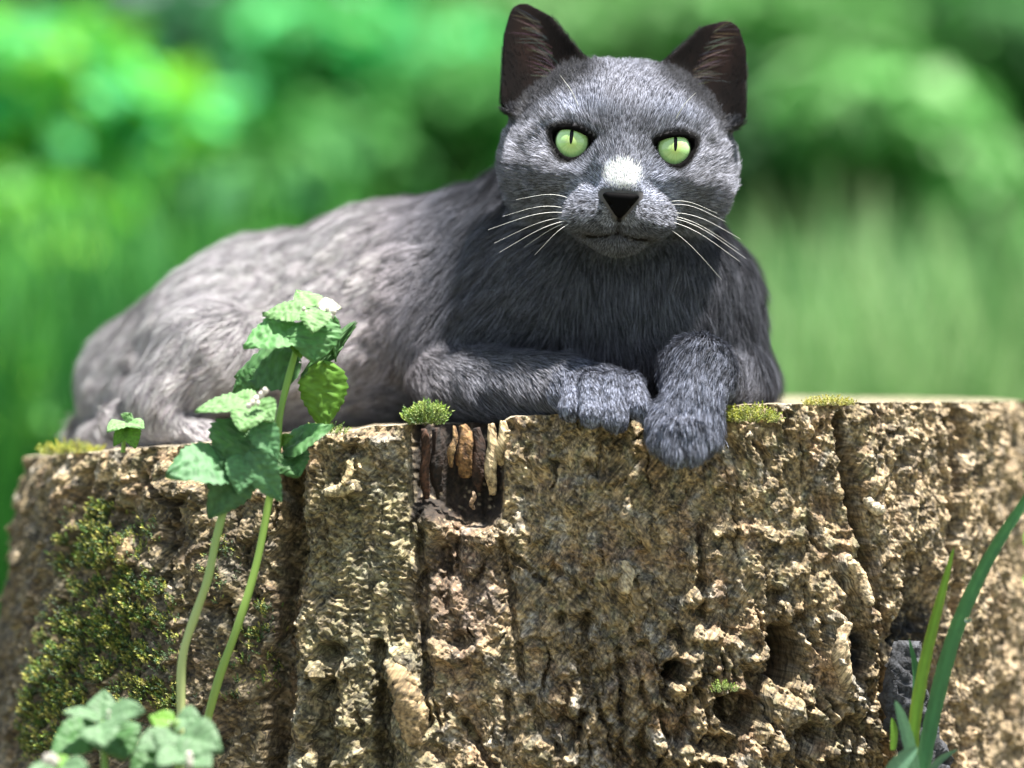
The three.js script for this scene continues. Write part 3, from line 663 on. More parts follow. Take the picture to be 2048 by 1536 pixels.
      const pt = (1 + (info.head > 0.5 ? 0.5 : 0.34) * k2 + 0.10 * big) * (info.head > 0.5 ? 0.85 : info.chest > 0.4 ? 0.40 : info.arm > 0.4 ? 0.62 : mix(0.5, 2.3, sstep(-0.02, -0.12, x - 0.25 * Math.max(0, y - 0.03)))); const bk = info.head > 0.5 ? 0 : sstep(-0.01, -0.07, x); c = c.map((v, i) => Math.min(0.8, v * clamp(pt, 0.3, 2.8) * mix([0.92, 0.97, 1.10][i], [1.05, 0.99, 1.0][i], bk)));  // sunlit back and shaded chest, forelegs and flank are painted into the fur
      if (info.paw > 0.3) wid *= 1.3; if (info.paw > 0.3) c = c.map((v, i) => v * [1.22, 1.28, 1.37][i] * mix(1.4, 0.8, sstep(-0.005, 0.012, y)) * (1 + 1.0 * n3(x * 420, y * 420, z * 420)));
      if (info.head > 0.5) {
        const ax = Math.abs(h.x); if (ax > 0.044 && h.y > 0.006) len = Math.min(len, 0.0042);
        // dark patches: between the eyes, on the cheeks; pale muzzle and brow
        let dk = 0.55 * Math.exp(-(((ax - 0.009) / 0.007) ** 2) - ((h.y - 0.009) / 0.006) ** 2) + 0.22 * Math.exp(-(((ax - 0.040) / 0.012) ** 2) - ((h.y + 0.011) / 0.011) ** 2);
        let lt = 0.55 * Math.exp(-(((ax - 0.014) / 0.010) ** 2) - ((h.y + 0.017) / 0.010) ** 2) + 0.35 * Math.exp(-(((ax - 0.026) / 0.016) ** 2) - ((h.y - 0.018) / 0.006) ** 2);
        if (h.y < -0.038) dk += 0.6; if (h.y > 0.008) for (const e of EARS) if (h.x * e.s > 0) dk += 1.0 * sstep(0.012, -0.002, sdPoly(h.x, h.y, e.poly) - e.r) * sstep(0.0, 0.012, h.z + 0.022 + 0.0);  dk += 0.15 * sstep(0.022, 0.030, ax) * Math.exp(-(((h.y + 0.03) / 0.012) ** 2));
        const row = Math.abs(((h.y + 0.0265) / 0.0042) % 1); if (ax > 0.008 && ax < 0.024 && h.y < -0.026 && h.y > -0.040 && n3(h.x * 700, 3, Math.floor((h.y + 0.06) / 0.0042)) > 0.12 && Math.abs(((h.y + 0.06) / 0.0042) % 1 - 0.5) < 0.22) dk += 0.8;
        c = c.map((v, i) => v * (1 - 0.86 * clamp(dk, 0, 1)) * (1 + lt * [0.9, 1.0, 1.15][i]));
        const wp = Math.hypot(h.x / 0.0085, (h.y + 0.0142) / 0.0066) + 0.5 * (R() - 0.5);
        if (wp < 1 && h.z > 0.03) c = [0.74, 0.76, 0.78].map(v => v * (0.9 + 0.1 * R()));
        for (const e of EYES) { const v = V(x, y, z).sub(e.c).applyQuaternion(e.qi); if (v.z > 0) { const o = lidOpening(v.x, v.y, e.s); if (o < 0.006) { len = Math.min(len, 0.0012 + 0.35 * Math.max(0, o)); c = mix3(c, [0.008, 0.008, 0.009], sstep(0.0052, 0.0026, o)); } } }
        if (h.y < -0.02 && h.z > 0.01) { const m = mouthD(h); if (m < 0.005) { len = Math.min(len, 0.0012 + m * 0.4); c = mix3(c, [0.03, 0.028, 0.03], sstep(0.0028, 0.0004, m) * (ax < 0.006 ? 0.75 : 0.5)); } }
        if (Math.hypot(h.x, h.y + 0.0280, h.z - 0.0505) < 0.011) len = Math.min(len, 0.0013);
      }
      let v = Math.floor(R() * 3);
      if (inEar) {
        // on the ear: along its axis; inside: sparse dark down
        const e = EARS[h.x > 0 ? 1 : 0], ax = V(e.ax[0], e.ax[1], 0).applyQuaternion(HQ); f = [ax.x, ax.y, ax.z]; const dn = f[0] * n0[0] + f[1] * n0[1] + f[2] * n0[2]; f = f.map((q, i) => q - dn * n0[i]); const l = Math.hypot(...f) || 1; f = f.map(q => q / l);
        if (inEar === 1) { len = 0.0022 + 0.002 * R(); c = [0.003, 0.0024, 0.0024].map(q => q * (0.5 + R())); wid *= 0.75; lift = 0.35; }
        else { len = 0.0034; c = [0.12, 0.115, 0.125].map(q => q * (0.5 + 0.8 * R())); lift = 0.6; }
      }
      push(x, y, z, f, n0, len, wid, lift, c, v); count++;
    }
  }
  // long pale hairs inside the ears
  for (const e of EARS) for (let i = 0; i < 46; i++) {
    const t = 0.004 + 0.034 * R(), w = (0.012 - 0.008 * (t / 0.04)) * (0.9 - 0.5 * R());
    const hx = e.base[0] + e.ax[0] * t - e.s * e.ax[1] * w, hy = e.base[1] + e.ax[1] * t + e.s * e.ax[0] * w;
    const [, , z0] = earLocal(e, V(hx, hy, 0)), p = headP(hx, hy, -z0 + 0.001);
    const dir = V(e.s * (0.8 + 0.3 * R()), 0.1 + 0.45 * R() * (i % 3 ? 1 : -0.6), 0.25).normalize().applyQuaternion(HQ), up = V(0, 0.35, 1).normalize(); const sdv = up.clone().addScaledVector(dir, -up.dot(dir)).normalize();
    push(p.x, p.y, p.z, dir.toArray(), sdv.toArray(), 0.010 + 0.010 * R(), 0.00017, 0.6, [0.085, 0.075, 0.07].map(v => v * (0.5 + R())), i % 3);
  }
  // three coats of hair, one per bend
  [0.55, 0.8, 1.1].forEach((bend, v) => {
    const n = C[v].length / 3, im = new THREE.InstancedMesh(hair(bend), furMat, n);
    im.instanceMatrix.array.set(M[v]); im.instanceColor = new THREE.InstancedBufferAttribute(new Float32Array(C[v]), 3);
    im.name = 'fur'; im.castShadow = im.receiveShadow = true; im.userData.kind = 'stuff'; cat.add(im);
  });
  console.log('hairs', count, 'body tris', T);
}
// eyes: iris with a slit pupil under a wet clear cornea
for (const e of EYES) {
  const g = new THREE.SphereGeometry(e.R, 64, 48), P = g.attributes.position, col = [];
  g.rotateX(Math.PI / 2);                                   // pole forward
  for (let i = 0; i < P.count; i++) {
    const x = P.getX(i), y = P.getY(i), z = P.getZ(i), r = Math.hypot(x, y) / e.R, a = Math.atan2(y, x);
    let c = [0.62, 0.60, 0.55];
    if (z > 0 && r < 0.78) {
      const f = fbm(Math.cos(a) * 9, Math.sin(a) * 9, r * 2.2, 3);
      c = mix3([0.20, 0.36, 0.09], [0.36, 0.57, 0.25], clamp(r * 1.4 + f * 0.7, 0, 1));
      c = mix3(c, [0.36, 0.46, 0.12], sstep(0.35, 0.15, r) * 0.6 + 0.2 * Math.max(0, f));
      c = mix3(c, [0.0025, 0.003, 0.0025], sstep(0.665, 0.72, r));
    } else if (z > 0) c = [0.0025, 0.0025, 0.0025];
    col.push(...c);
  }
  g.setAttribute('color', new THREE.Float32BufferAttribute(col, 3));
  const eye = part('eye', g, new THREE.MeshPhysicalMaterial({ vertexColors: true, roughness: 0.35, clearcoat: 1, clearcoatRoughness: 0.02 }), cat);
  eye.position.copy(e.c); eye.quaternion.copy(e.q);
  // slit pupil: a thin dark lens lying on the iris
  const pos = [], idx = [], n = 16; for (let i = 0; i <= n; i++) { const t = i / n * 2 - 1, w = 0.00095 * Math.sqrt(Math.max(0, 1 - t * t)), y = 0.0030 + t * 0.0046; for (const s of [-1, 0, 1]) { const x = s * w, r2 = x * x + y * y; pos.push(x, y, Math.sqrt(e.R * e.R - r2) + (s ? 0.00002 : 0.00012)); } }
  for (let i = 0; i < n; i++) for (let s = 0; s < 2; s++) { const a = i * 3 + s; idx.push(a, a + 1, a + 3, a + 1, a + 4, a + 3); }
  part('pupil', geom(pos, idx).rotateZ(-e.s * 0.09), new THREE.MeshPhysicalMaterial({ color: new THREE.Color(0.001, 0.001, 0.001), roughness: 0.3, specularIntensity: 0.3, side: THREE.DoubleSide }), eye);
}
// nose leather
{
  const noseF = (x, y, z) => {
    const h = toHead([x, y, z]), nx = h.x, ny = h.y + 0.0283, nz = h.z;
    const w = 0.0093 * clamp((ny + 0.0085) / 0.0125, 0.08, 1);
    const a = Math.hypot(Math.max(Math.abs(nx) - w + 0.0026, 0), Math.max(Math.abs(ny + 0.0012) - 0.0036, 0), Math.max(Math.abs(nz - 0.0462 + 22 * nx * nx - 0.25 * ny * 0.6) - 0.0032, 0)) - 0.0027;
    let d = a; for (const s of [-1, 1]) { const q = Math.hypot((nx - s * 0.0056) / 1.25, (ny + 0.0012 + 0.25 * (s * nx - 0.0056)) / 0.75, (nz - 0.0500) / 1.6) - 0.00135; const k = 0.0012, hh = Math.max(k - Math.abs(d + q), 0) / k; d = Math.max(d, -q) + hh * hh * k * 0.25; }
    const gr = 0.0005 - Math.hypot(nx, Math.max(ny + 0.002, 0)) ; d = Math.max(d, gr * 0.6 - 0.0003 - (nz > 0.048 ? 0 : 1));
    return d;
  };
  const c = NOSE, m = surfaceNets([c.x - 0.014, c.y - 0.014, c.z - 0.014], [c.x + 0.014, c.y + 0.014, c.z + 0.012], 0.0005, () => noseF);
  part('nose', geom(m.pos, m.idx), new THREE.MeshPhysicalMaterial({ color: new THREE.Color(0.0018, 0.0017, 0.002), roughness: 0.7, specularIntensity: 0.06 }), cat);
}
// whiskers
{
  const wm = new THREE.MeshStandardMaterial({ color: new THREE.Color(0.82, 0.82, 0.8), roughness: 0.35 });
  const R = rng(5), list = [
    [1135, 402, 1055, 395], [1128, 425, 1010, 447], [1135, 432, 1020, 470], [1142, 436, 1030, 485], [1150, 440, 1070, 478], [1120, 418, 1030, 425], [1140, 440, 1085, 490],
    [1345, 408, 1415, 418], [1352, 412, 1430, 432], [1350, 430, 1450, 480], [1356, 434, 1462, 494], [1345, 440, 1450, 500], [1360, 426, 1455, 462], [1335, 446, 1420, 530]];
  for (const [x0, y0, x1, y1] of list) {
    const s = x0 < 1240 ? -1 : 1, a = at(x0, y0, 0), h = a.clone().sub(HC).applyQuaternion(HQi); const A = headP(h.x * 0.8, h.y, 0.031), B = at(x0 + (x1 - x0) * 1.28, y0 + (y1 - y0) * 1.28 + 6, -0.012 + 0.03 * (R() - 0.3)), mm = A.clone().lerp(B, 0.5).add(V(0, 0.0028, 0.006));
    part('whisker', tube([A, A.clone().lerp(mm, 0.5).add(V(0, 0.001, 0.001)), mm, B], t => 0.00012 * (1 - 0.7 * t), 18, 6), wm, cat);
  }
  for (const [x0, y0, x1, y1] of [[1165, 232, 1120, 150], [1345, 250, 1392, 185]]) { const A = at(x0, y0, -0.006), B = at(x1, y1, 0.006); part('brow_whisker', tube([A, A.clone().lerp(B, 0.5).add(V(0, 0.002, 0.004)), B], t => 0.0002 * (1 - 0.8 * t), 12, 5), wm, cat); }
}

// ---------------------------------------------------------------- leafy plants
const leafMat = c => new THREE.MeshPhysicalMaterial({ vertexColors: true, color: new THREE.Color(...c), roughness: 0.62, specularIntensity: 0.5, transmission: 0.32, thickness: 0, side: THREE.DoubleSide });
// a serrated, veined leaf from base to tip; wid = half width, up = the way its upper face looks, droop and fold bend it
function leafGeo(base, tip, wid, up, o = {}) {
  const { fold = 0.25, droop = 0.12, teeth = 8, seed = 1, twist = 0, notch = 0.32, tone = 1 } = o;
  const L = base.distanceTo(tip), ax = tip.clone().sub(base).normalize(), n = up.clone().addScaledVector(ax, -up.dot(ax)).normalize(), sd = new THREE.Vector3().crossVectors(ax, n);
  if (twist) { n.applyAxisAngle(ax, twist); sd.applyAxisAngle(ax, twist); }
  const NU = 40, NV = 12, pos = [], col = [], idx = [];
  for (let i = 0; i <= NU; i++) for (let j = 0; j <= NV; j++) {
    const t = i / NU, s = j / NV * 2 - 1, sa = Math.abs(s);
    let w = Math.pow(Math.sin(Math.PI * Math.pow(clamp(t, 0, 1), 0.72)), 0.8) * (1 - 0.18 * t);
    const ph = (t * teeth + (s < 0 ? 0.35 : 0)) % 1; w *= 1 + 0.13 * (ph - 0.55) * (t > 0.06 && t < 0.97 ? 1 : 0);
    w = Math.max(w, 0.02);
    const back = notch * 0.10 * sa * sa * (1 - t);                       // lobes at the stalk
    const vein = Math.abs(((t * 6.5 - sa * 1.3 + 0.5 * n3(t * 5 + seed, s * 3, seed) + (s < 0 ? 0.4 : 0)) % 1 + 1) % 1 - 0.5);        // side veins
    const pucker = 0.022 * (0.5 - Math.cos(Math.min(1, vein * 2) * Math.PI) * 0.5) * (1 - sa * 0.6) - 0.018 * Math.exp(-sa * sa * 160);
    const hgt = -droop * L * (t * t) + fold * wid * w * sa * 0.9 + pucker * wid * 2.6 + 0.10 * wid * n3(t * 4 + seed, s * 2, seed * 3.1) + 0.05 * wid * n3(t * 14 + seed, s * 6, seed * 1.7) - 0.12 * wid * sa * sa * sa;
    const along = (t - back) * L * (1 + droop * 0.2);
    const p = base.clone().addScaledVector(ax, along).addScaledVector(sd, s * w * wid).addScaledVector(n, hgt + droop * L * t);
    pos.push(p.x, p.y, p.z);
    const m = 0.95 + 0.7 * fbm(t * 9 + seed, s * 6, seed, 3) + (vein < 0.08 || sa < 0.05 ? 0.16 : 0);
    col.push(m * tone, m * tone, m * tone * (0.95));
  }
  for (let i = 0; i < NU; i++) for (let j = 0; j < NV; j++) { const a = i * (NV + 1) + j, b = a + NV + 1; idx.push(a, a + 1, b, a + 1, b + 1, b); }
  return geom(pos, idx, col);
}
const GREEN = leafMat([0.055, 0.155, 0.045]), PALE = leafMat([0.12, 0.25, 0.085]), YELLOW = leafMat([0.085, 0.20, 0.018]), BLUISH = leafMat([0.065, 0.17, 0.070]), WHITE = leafMat([0.45, 0.5, 0.36]), DEEP = leafMat([0.032, 0.10, 0.022]), MILKY = leafMat([0.085, 0.165, 0.08]);
const stemMat = new THREE.MeshStandardMaterial({ vertexColors: true, roughness: 0.6 });
const petalMat = new THREE.MeshPhysicalMaterial({ color: new THREE.Color(0.5, 0.47, 0.42), roughness: 0.7, transmission: 0.3, thickness: 0, side: THREE.DoubleSide });
function stem(parent, pts, r0, r1, a, b) {
  const g = tube(pts, t => mix(r0, r1, t) * (1 + 0.05 * Math.sin(t * 40)), 60, 10, t => mix3(a, b, t));
  return part('stem', g, stemMat, parent);
}
// leaves: [x0, y0, z0, x1, y1, z1, half width px, material, up vector, options]
function leaves(parent, list) {
  list.forEach(([x0, y0, z0, x1, y1, z1, w, m, up, o], i) => part('leaf', leafGeo(at(x0, y0, z0), at(x1, y1, z1), w * 1.25 * S, V(...up), { seed: i * 1.7 + x0 * 0.01, ...o }), m, parent));
}
function florets(parent, list, R) {
  for (const [x, y, z, r] of list) {
    const g = new THREE.SphereGeometry(r * 0.75 * S, 12, 9), P = g.attributes.position, c = at(x, y, z), s = R() * 9;
    for (let i = 0; i < P.count; i++) { const k = 1 + 0.45 * n3(P.getX(i) * 600 + s, P.getY(i) * 600, P.getZ(i) * 600); P.setXYZ(i, P.getX(i) * k + c.x, P.getY(i) * k * 1.2 + c.y, P.getZ(i) * k * 0.7 + c.z); }
    g.computeVertexNormals(); part('flower', g, petalMat, parent);
  }
}
{
  const R = rng(3);
  const b = thing('nettle_plant', 'taller leafy green plant on a curved stem in front of the grey flank', 'plant');
  stem(b, [[398, 1540, .035], [410, 1462, .036], [440, 1350, .036], [472, 1262, .036], [510, 1140, .035], [540, 990, .034], [556, 895, .032], [558, 842, .030], [572, 775, .028], [588, 715, .026], [610, 640, .026]].map(a => at(...a)), 9 * S, 6.5 * S, [0.17, 0.25, 0.045], [0.12, 0.25, 0.03]);
  leaves(b, [
    [598, 725, .022, 474, 752, .016, 48, GREEN, [0.1, 0.6, 1], { droop: 0.25, fold: 0.12, tone: 0.85 }],
    [520, 748, .02, 466, 786, .018, 22, GREEN, [0.3, 0.3, 1], { droop: 0.2, fold: 0.1 }],
    [650, 690, .016, 672, 715, .014, 70, DEEP, [0.2, 0.3, 1], { fold: 0.1 }],
    [648, 725, .020, 648, 858, .018, 43, YELLOW, [0.25, 0.1, 1], { fold: -0.12, droop: 0.1, teeth: 9 }],
    [664, 632, .022, 672, 722, .014, 16, GREEN, [0.9, 0.2, 0.6], { fold: 0.3 }],
    [592, 676, .028, 602, 716, .032, 14, YELLOW, [0, 0.2, 1], {}],
    [600, 655, .026, 490, 692, .036, 44, GREEN, [0.15, 1, 0.75], { fold: 0.18, droop: 0.2, tone: 1.25 }],
    [628, 640, .030, 629, 720, .040, 46, GREEN, [0, 0.75, 1], { fold: 0.1, droop: 0.25, teeth: 7, tone: 1.1 }],
    [618, 622, .028, 528, 628, .026, 34, PALE, [0.1, 0.9, 0.6], { fold: 0.15, droop: 0.2, tone: 0.8 }],
    [632, 612, .026, 592, 580, .010, 24, PALE, [0.3, 0.5, 1], { fold: 0.15, droop: 0.05 }],
    [634, 618, .032, 627, 664, .044, 27, PALE, [0, 0.8, 1], { fold: 0.15, droop: 0.2, tone: 0.85 }],
    [638, 610, .028, 680, 616, .026, 17, WHITE, [0, 0.9, 0.8], { fold: 0.2, droop: 0.3 }],
    [566, 900, .030, 664, 850, .034, 36, GREEN, [-0.3, 0.9, 0.7], { fold: 0.15, droop: 0.1 }],
    [566, 905, .028, 596, 952, .038, 38, GREEN, [0.3, 0.3, 1], { fold: 0.2, tone: 0.85 }],
    [560, 885, .030, 585, 872, .036, 12, YELLOW, [0, 0.5, 1], {}],
  ]);
  florets(b, [[655, 618, .034, 6], [668, 624, .036, 6], [664, 632, .036, 5], [608, 618, .034, 5], [612, 626, .035, 5]], R);
  const a = thing('nettle_plant', 'shorter leafy green plant with pinkish white flower, hiding the stump rim', 'plant');
  stem(a, [[360, 1540, .050], [362, 1420, .050], [366, 1310, .050], [394, 1220, .049], [415, 1160, .049], [432, 1080, .048], [455, 990, .046], [478, 900, .046], [500, 825, .046]].map(p => at(...p)), 9 * S, 7.5 * S, [0.33, 0.36, 0.15], [0.10, 0.22, 0.03]);
  leaves(a, [
    [462, 925, .040, 442, 1005, .040, 44, DEEP, [0.3, 0.2, 1], { fold: 0.2 }],
    [500, 850, .046, 448, 935, .052, 62, GREEN, [-0.2, 0.4, 1], { fold: 0.1, droop: 0.15, tone: 0.8 }],
    [530, 880, .046, 500, 925, .050, 44, GREEN, [0.2, 0.4, 1], { tone: 0.8 }],
    [460, 925, .048, 338, 948, .066, 50, BLUISH, [0.1, 0.8, 0.9], { fold: 0.12, droop: 0.28, teeth: 9 }],
    [484, 922, .050, 420, 1034, .052, 40, BLUISH, [0.6, 0.35, 1], { fold: 0.5, droop: 0.15, tone: 0.75 }],
    [484, 912, .054, 478, 985, .060, 30, BLUISH, [0.5, 0.4, 1], { fold: 0.2, droop: 0.2 }],
    [502, 902, .054, 560, 1000, .056, 30, BLUISH, [-0.45, 0.5, 1], { fold: 0.3, droop: 0.2 }],
    [515, 842, .052, 554, 918, .058, 26, BLUISH, [-0.3, 0.6, 1], { fold: 0.3, droop: 0.15, tone: 1.1 }],
    [505, 805, .044, 394, 822, .050, 34, PALE, [0.1, 1, 0.5], { fold: 0.2, droop: 0.2, tone: 0.8 }],
    [510, 803, .046, 452, 796, .040, 26, PALE, [0.1, 0.8, 0.8], { fold: 0.2, droop: 0.1 }],
    [514, 804, .050, 546, 842, .058, 25, PALE, [-0.2, 0.7, 1], { fold: 0.2, droop: 0.15, tone: 0.9 }],
    [504, 812, .052, 482, 860, .064, 30, PALE, [0, 0.8, 1], { fold: 0.15, droop: 0.15, tone: 0.9 }],
  ]);
  florets(a, [[530, 782, .056, 8], [522, 790, .056, 8], [512, 797, .057, 8], [505, 806, .058, 7], [498, 812, .058, 7], [516, 806, .058, 6]], R);
  const c = thing('nettle_plant', 'low pale green plant with starry leaves at the foot of the mossy bark', 'plant');
  stem(c, [[214, 1900, .10], [212, 1600, .11], [208, 1500, .11], [206, 1440, .11]].map(p => at(...p)), 8 * S, 6 * S, [0.1, 0.2, 0.04], [0.12, 0.24, 0.05]);
  leaves(c, [
    [190, 1450, .105, 104, 1508, .12, 34, GREEN, [0.4, 0.7, 0.8], { fold: 0.1, droop: 0.15, tone: 0.9 }],
    [222, 1452, .105, 250, 1515, .12, 42, GREEN, [0, 0.7, 1], { droop: 0.2, tone: 0.8 }],
    [200, 1440, .11, 208, 1378, .10, 26, MILKY, [0, 0.5, 1], { fold: 0.1, droop: 0.05 }],
    [200, 1436, .115, 128, 1424, .125, 20, MILKY, [0, 1, 0.6], { droop: 0.2 }],
    [212, 1438, .115, 286, 1422, .125, 32, MILKY, [0.1, 0.8, 0.8], { droop: 0.2 }],
    [200, 1446, .118, 206, 1492, .135, 36, MILKY, [-0.1, 0.8, 1], { droop: 0.2 }],
  ]);
  florets(c, [[218, 1424, .12, 4], [217, 1434, .12, 4]], R);
  const d = thing('nettle_plant', 'low pale plant with a pink white bud beside the lower stems', 'plant');
  stem(d, [[352, 1900, .10], [354, 1600, .115], [356, 1500, .12], [352, 1440, .12]].map(p => at(...p)), 8 * S, 6 * S, [0.1, 0.2, 0.04], [0.16, 0.26, 0.08]);
  leaves(d, [
    [330, 1500, .11, 262, 1540, .12, 36, GREEN, [0.3, 0.7, 0.8], { tone: 0.75 }],
    [345, 1445, .115, 298, 1432, .11, 20, YELLOW, [0, 0.8, 0.8], { tone: 1.1 }],
    [352, 1440, .115, 400, 1438, .12, 28, MILKY, [0, 0.8, 0.8], {}],
    [345, 1462, .12, 318, 1492, .13, 26, MILKY, [0.1, 0.8, 1], {}],
    [340, 1465, .12, 272, 1502, .13, 24, MILKY, [0.2, 0.9, 0.7], {}],
    [362, 1470, .125, 440, 1500, .135, 40, MILKY, [-0.1, 0.8, 1], { droop: 0.2 }],
    [368, 1500, .13, 316, 1530, .145, 28, MILKY, [0, 0.9, 0.8], {}],
    [372, 1510, .13, 420, 1535, .145, 28, MILKY, [0, 0.9, 0.8], {}],
  ]);
  florets(d, [[378, 1512, .145, 9], [380, 1526, .147, 9], [340, 1446, .125, 4]], R);
  const e = thing('nettle_plant', 'plant with pinkish flower head just showing in the lower left corner', 'plant');
  stem(e, [[108, 1900, .12], [106, 1640, .14], [112, 1540, .15]].map(p => at(...p)), 8 * S, 6 * S, [0.1, 0.2, 0.04], [0.14, 0.24, 0.06]);
  leaves(e, [
    [118, 1538, .15, 176, 1536, .16, 24, MILKY, [0, 0.8, 0.8], { droop: 0.1 }], [110, 1540, .15, 50, 1560, .16, 24, MILKY, [0, 0.8, 0.8], {}], [114, 1532, .15, 134, 1512, .145, 18, YELLOW, [0, 0.7, 1], { tone: 1.2 }], [112, 1545, .155, 116, 1590, .17, 26, MILKY, [0, 0.8, 1], {}],
  ]);
  florets(e, [[94, 1520, .155, 11], [104, 1516, .155, 10], [110, 1524, .156, 10]], R);
  // a small sprig behind the rim, in front of the cat's haunch
  const f = thing('sprig', 'small bright green sprig growing behind the rim by the hind paw', 'plant');
  stem(f, [[246, 905, -.03], [248, 880, -.03], [252, 850, -.03]].map(p => at(...p)), 5 * S, 4 * S, [0.14, 0.26, 0.04], [0.14, 0.26, 0.04]);
  leaves(f, [
    [252, 846, -.03, 216, 862, -.02, 18, PALE, [0, 0.9, 0.6], { droop: 0.3 }], [254, 846, -.03, 286, 856, -.02, 18, PALE, [0, 0.9, 0.6], { droop: 0.3 }],
    [252, 850, -.028, 228, 892, -.022, 13, YELLOW, [0.3, 0.4, 1], {}], [260, 850, -.028, 270, 896, -.022, 18, YELLOW, [-0.2, 0.4, 1], {}], [252, 842, -.03, 262, 826, -.03, 14, PALE, [0, 0.7, 1], {}],
  ]);
}

// ---------------------------------------------------------------- grass in front of the stump
function bladeGeo(pts, w, o = {}) {
  const { keel = 0.35, tone = 1, rough = 0.06, turn = 0, edge = 1 } = o, c = new THREE.CatmullRomCurve3(pts), N = 70, pos = [], col = [], idx = [];
  for (let i = 0; i <= N; i++) {
    const t = i / N, p = c.getPoint(t), a = c.getTangent(t), toC = V(Math.sin(turn), 0, Math.cos(turn)), sd = new THREE.Vector3().crossVectors(a, toC).normalize(), n = new THREE.Vector3().crossVectors(sd, a).normalize();
    const ww = w * Math.pow(Math.sin(Math.PI * (0.22 + 0.78 * t)), 0.6) * (t > 0.985 ? 0.25 : 1);
    for (let j = 0; j <= 4; j++) {
      const s = j / 2 - 1, q = p.clone().addScaledVector(sd, s * ww * (1 + rough * (Math.abs(s) > 0.9 ? (hash2(i, j) - 0.3) * 2 : 0))).addScaledVector(n, Math.abs(s) * ww * keel);
      pos.push(q.x, q.y, q.z); const m = tone * (1 + 0.25 * n3(t * 30, s * 3, 1) + (Math.abs(s) < 0.1 ? 0.25 : 0)); col.push(m * (Math.abs(s) > 0.9 ? edge : 1), m, m);
    }
  }
  for (let i = 0; i < N; i++) for (let j = 0; j < 4; j++) { const a = i * 5 + j; idx.push(a, a + 1, a + 5, a + 1, a + 6, a + 5); }
  return geom(pos, idx, col);
}
{
  const g = thing('grass_tuft', 'tuft of long green grass blades in front of the right side of the stump', 'grass');
  const B = leafMat([0.04, 0.145, 0.05]), Y = leafMat([0.10, 0.21, 0.018]), M = leafMat([0.12, 0.26, 0.15]);
  const bl = (pts, w, m, o) => part('blade', bladeGeo(pts.map(p => at(...p)), w * S, o), m, g);
  bl([[1830, 1900, .05], [1842, 1560, .045], [1868, 1420, .045], [1908, 1270, .05], [1965, 1140, .055], [2058, 990, .06], [2130, 900, .06]], 15, B, { edge: 1.3 });
  bl([[1826, 1900, .045], [1824, 1500, .045], [1846, 1340, .047], [1880, 1200, .05], [1909, 1090, .052]], 12, Y, { edge: 1.4 });
  bl([[1828, 1800, .035], [1826, 1480, .035], [1832, 1350, .035], [1818, 1275, .037]], 8, B, { tone: 0.9 });
  bl([[1840, 1700, .055], [1826, 1530, .06], [1805, 1440, .065], [1790, 1400, .068]], 12, M, {});
  bl([[1770, 1570, .08], [1800, 1525, .08], [1835, 1494, .08]], 17, M, { tone: 0.8 });
  bl([[1786, 1500, .05], [1788, 1460, .05], [1784, 1435, .05]], 7, Y, {});
  bl([[1850, 1700, .06], [1852, 1560, .06], [1880, 1520, .062], [1916, 1498, .065]], 8, M, { tone: 0.6 });
  const dr = new THREE.SphereGeometry(6 * S, 16, 12); dr.scale(1.1, 0.8, 0.7); const dp = part('water_drop', dr, new THREE.MeshPhysicalMaterial({ color: 0xffffff, roughness: 0.02, transmission: 1, thickness: 0.002, ior: 1.33 }), g); dp.position.copy(at(1936, 1240, .057));
}

// ---------------------------------------------------------------- moss
const mossGeo = (() => { // a feathery shoot: a stem of small leaves
  const pos = [], idx = [], col = [];
  for (let k = 0; k < 9; k++) {
    const t = k / 8, a = k * 2.4, y = t * 0.9, r = 0.30 * (1 - 0.6 * t), w = 0.10, x = Math.cos(a), z = Math.sin(a), b = pos.length / 3, c = 0.7 + 0.6 * t;
    pos.push(-z * w, y, x * w, z * w, y, -x * w, x * r, y + 0.22, z * r); for (let q = 0; q < 3; q++) col.push(c, c, c); idx.push(b, b + 1, b + 2);
  }
  return geom(pos, idx, col);
})();
const mossMat = new THREE.MeshPhysicalMaterial({ vertexColors: true, roughness: 0.8, transmission: 0.3, thickness: 0, side: THREE.DoubleSide });
function moss(name, label, list, colours, seed) {
  const im = new THREE.InstancedMesh(mossGeo, mossMat, list.length), R = rng(seed), m = new THREE.Matrix4(), q = new THREE.Quaternion(), c = new THREE.Color();
  list.forEach(([p, n, s], i) => {
    const d = n.clone().add(V((R() - .5) * 1.3, (R() - .3) * 1.1, (R() - .5) * 0.9)).normalize();
    q.setFromUnitVectors(V(0, 1, 0), d).multiply(new THREE.Quaternion().setFromAxisAngle(V(0, 1, 0), R() * 6.28)); m.compose(p, q, V(s, s * (0.8 + 0.6 * R()), s)); im.setMatrixAt(i, m);
    const k = colours[Math.floor(R() * colours.length)], v = 0.65 + 0.7 * R(); im.setColorAt(i, c.setRGB(k[0] * v, k[1] * v, k[2] * v));
  });
  im.name = numbered(name); im.castShadow = im.receiveShadow = true; scene.add(im); return tag(im, label, 'moss', null, 'stuff');
}
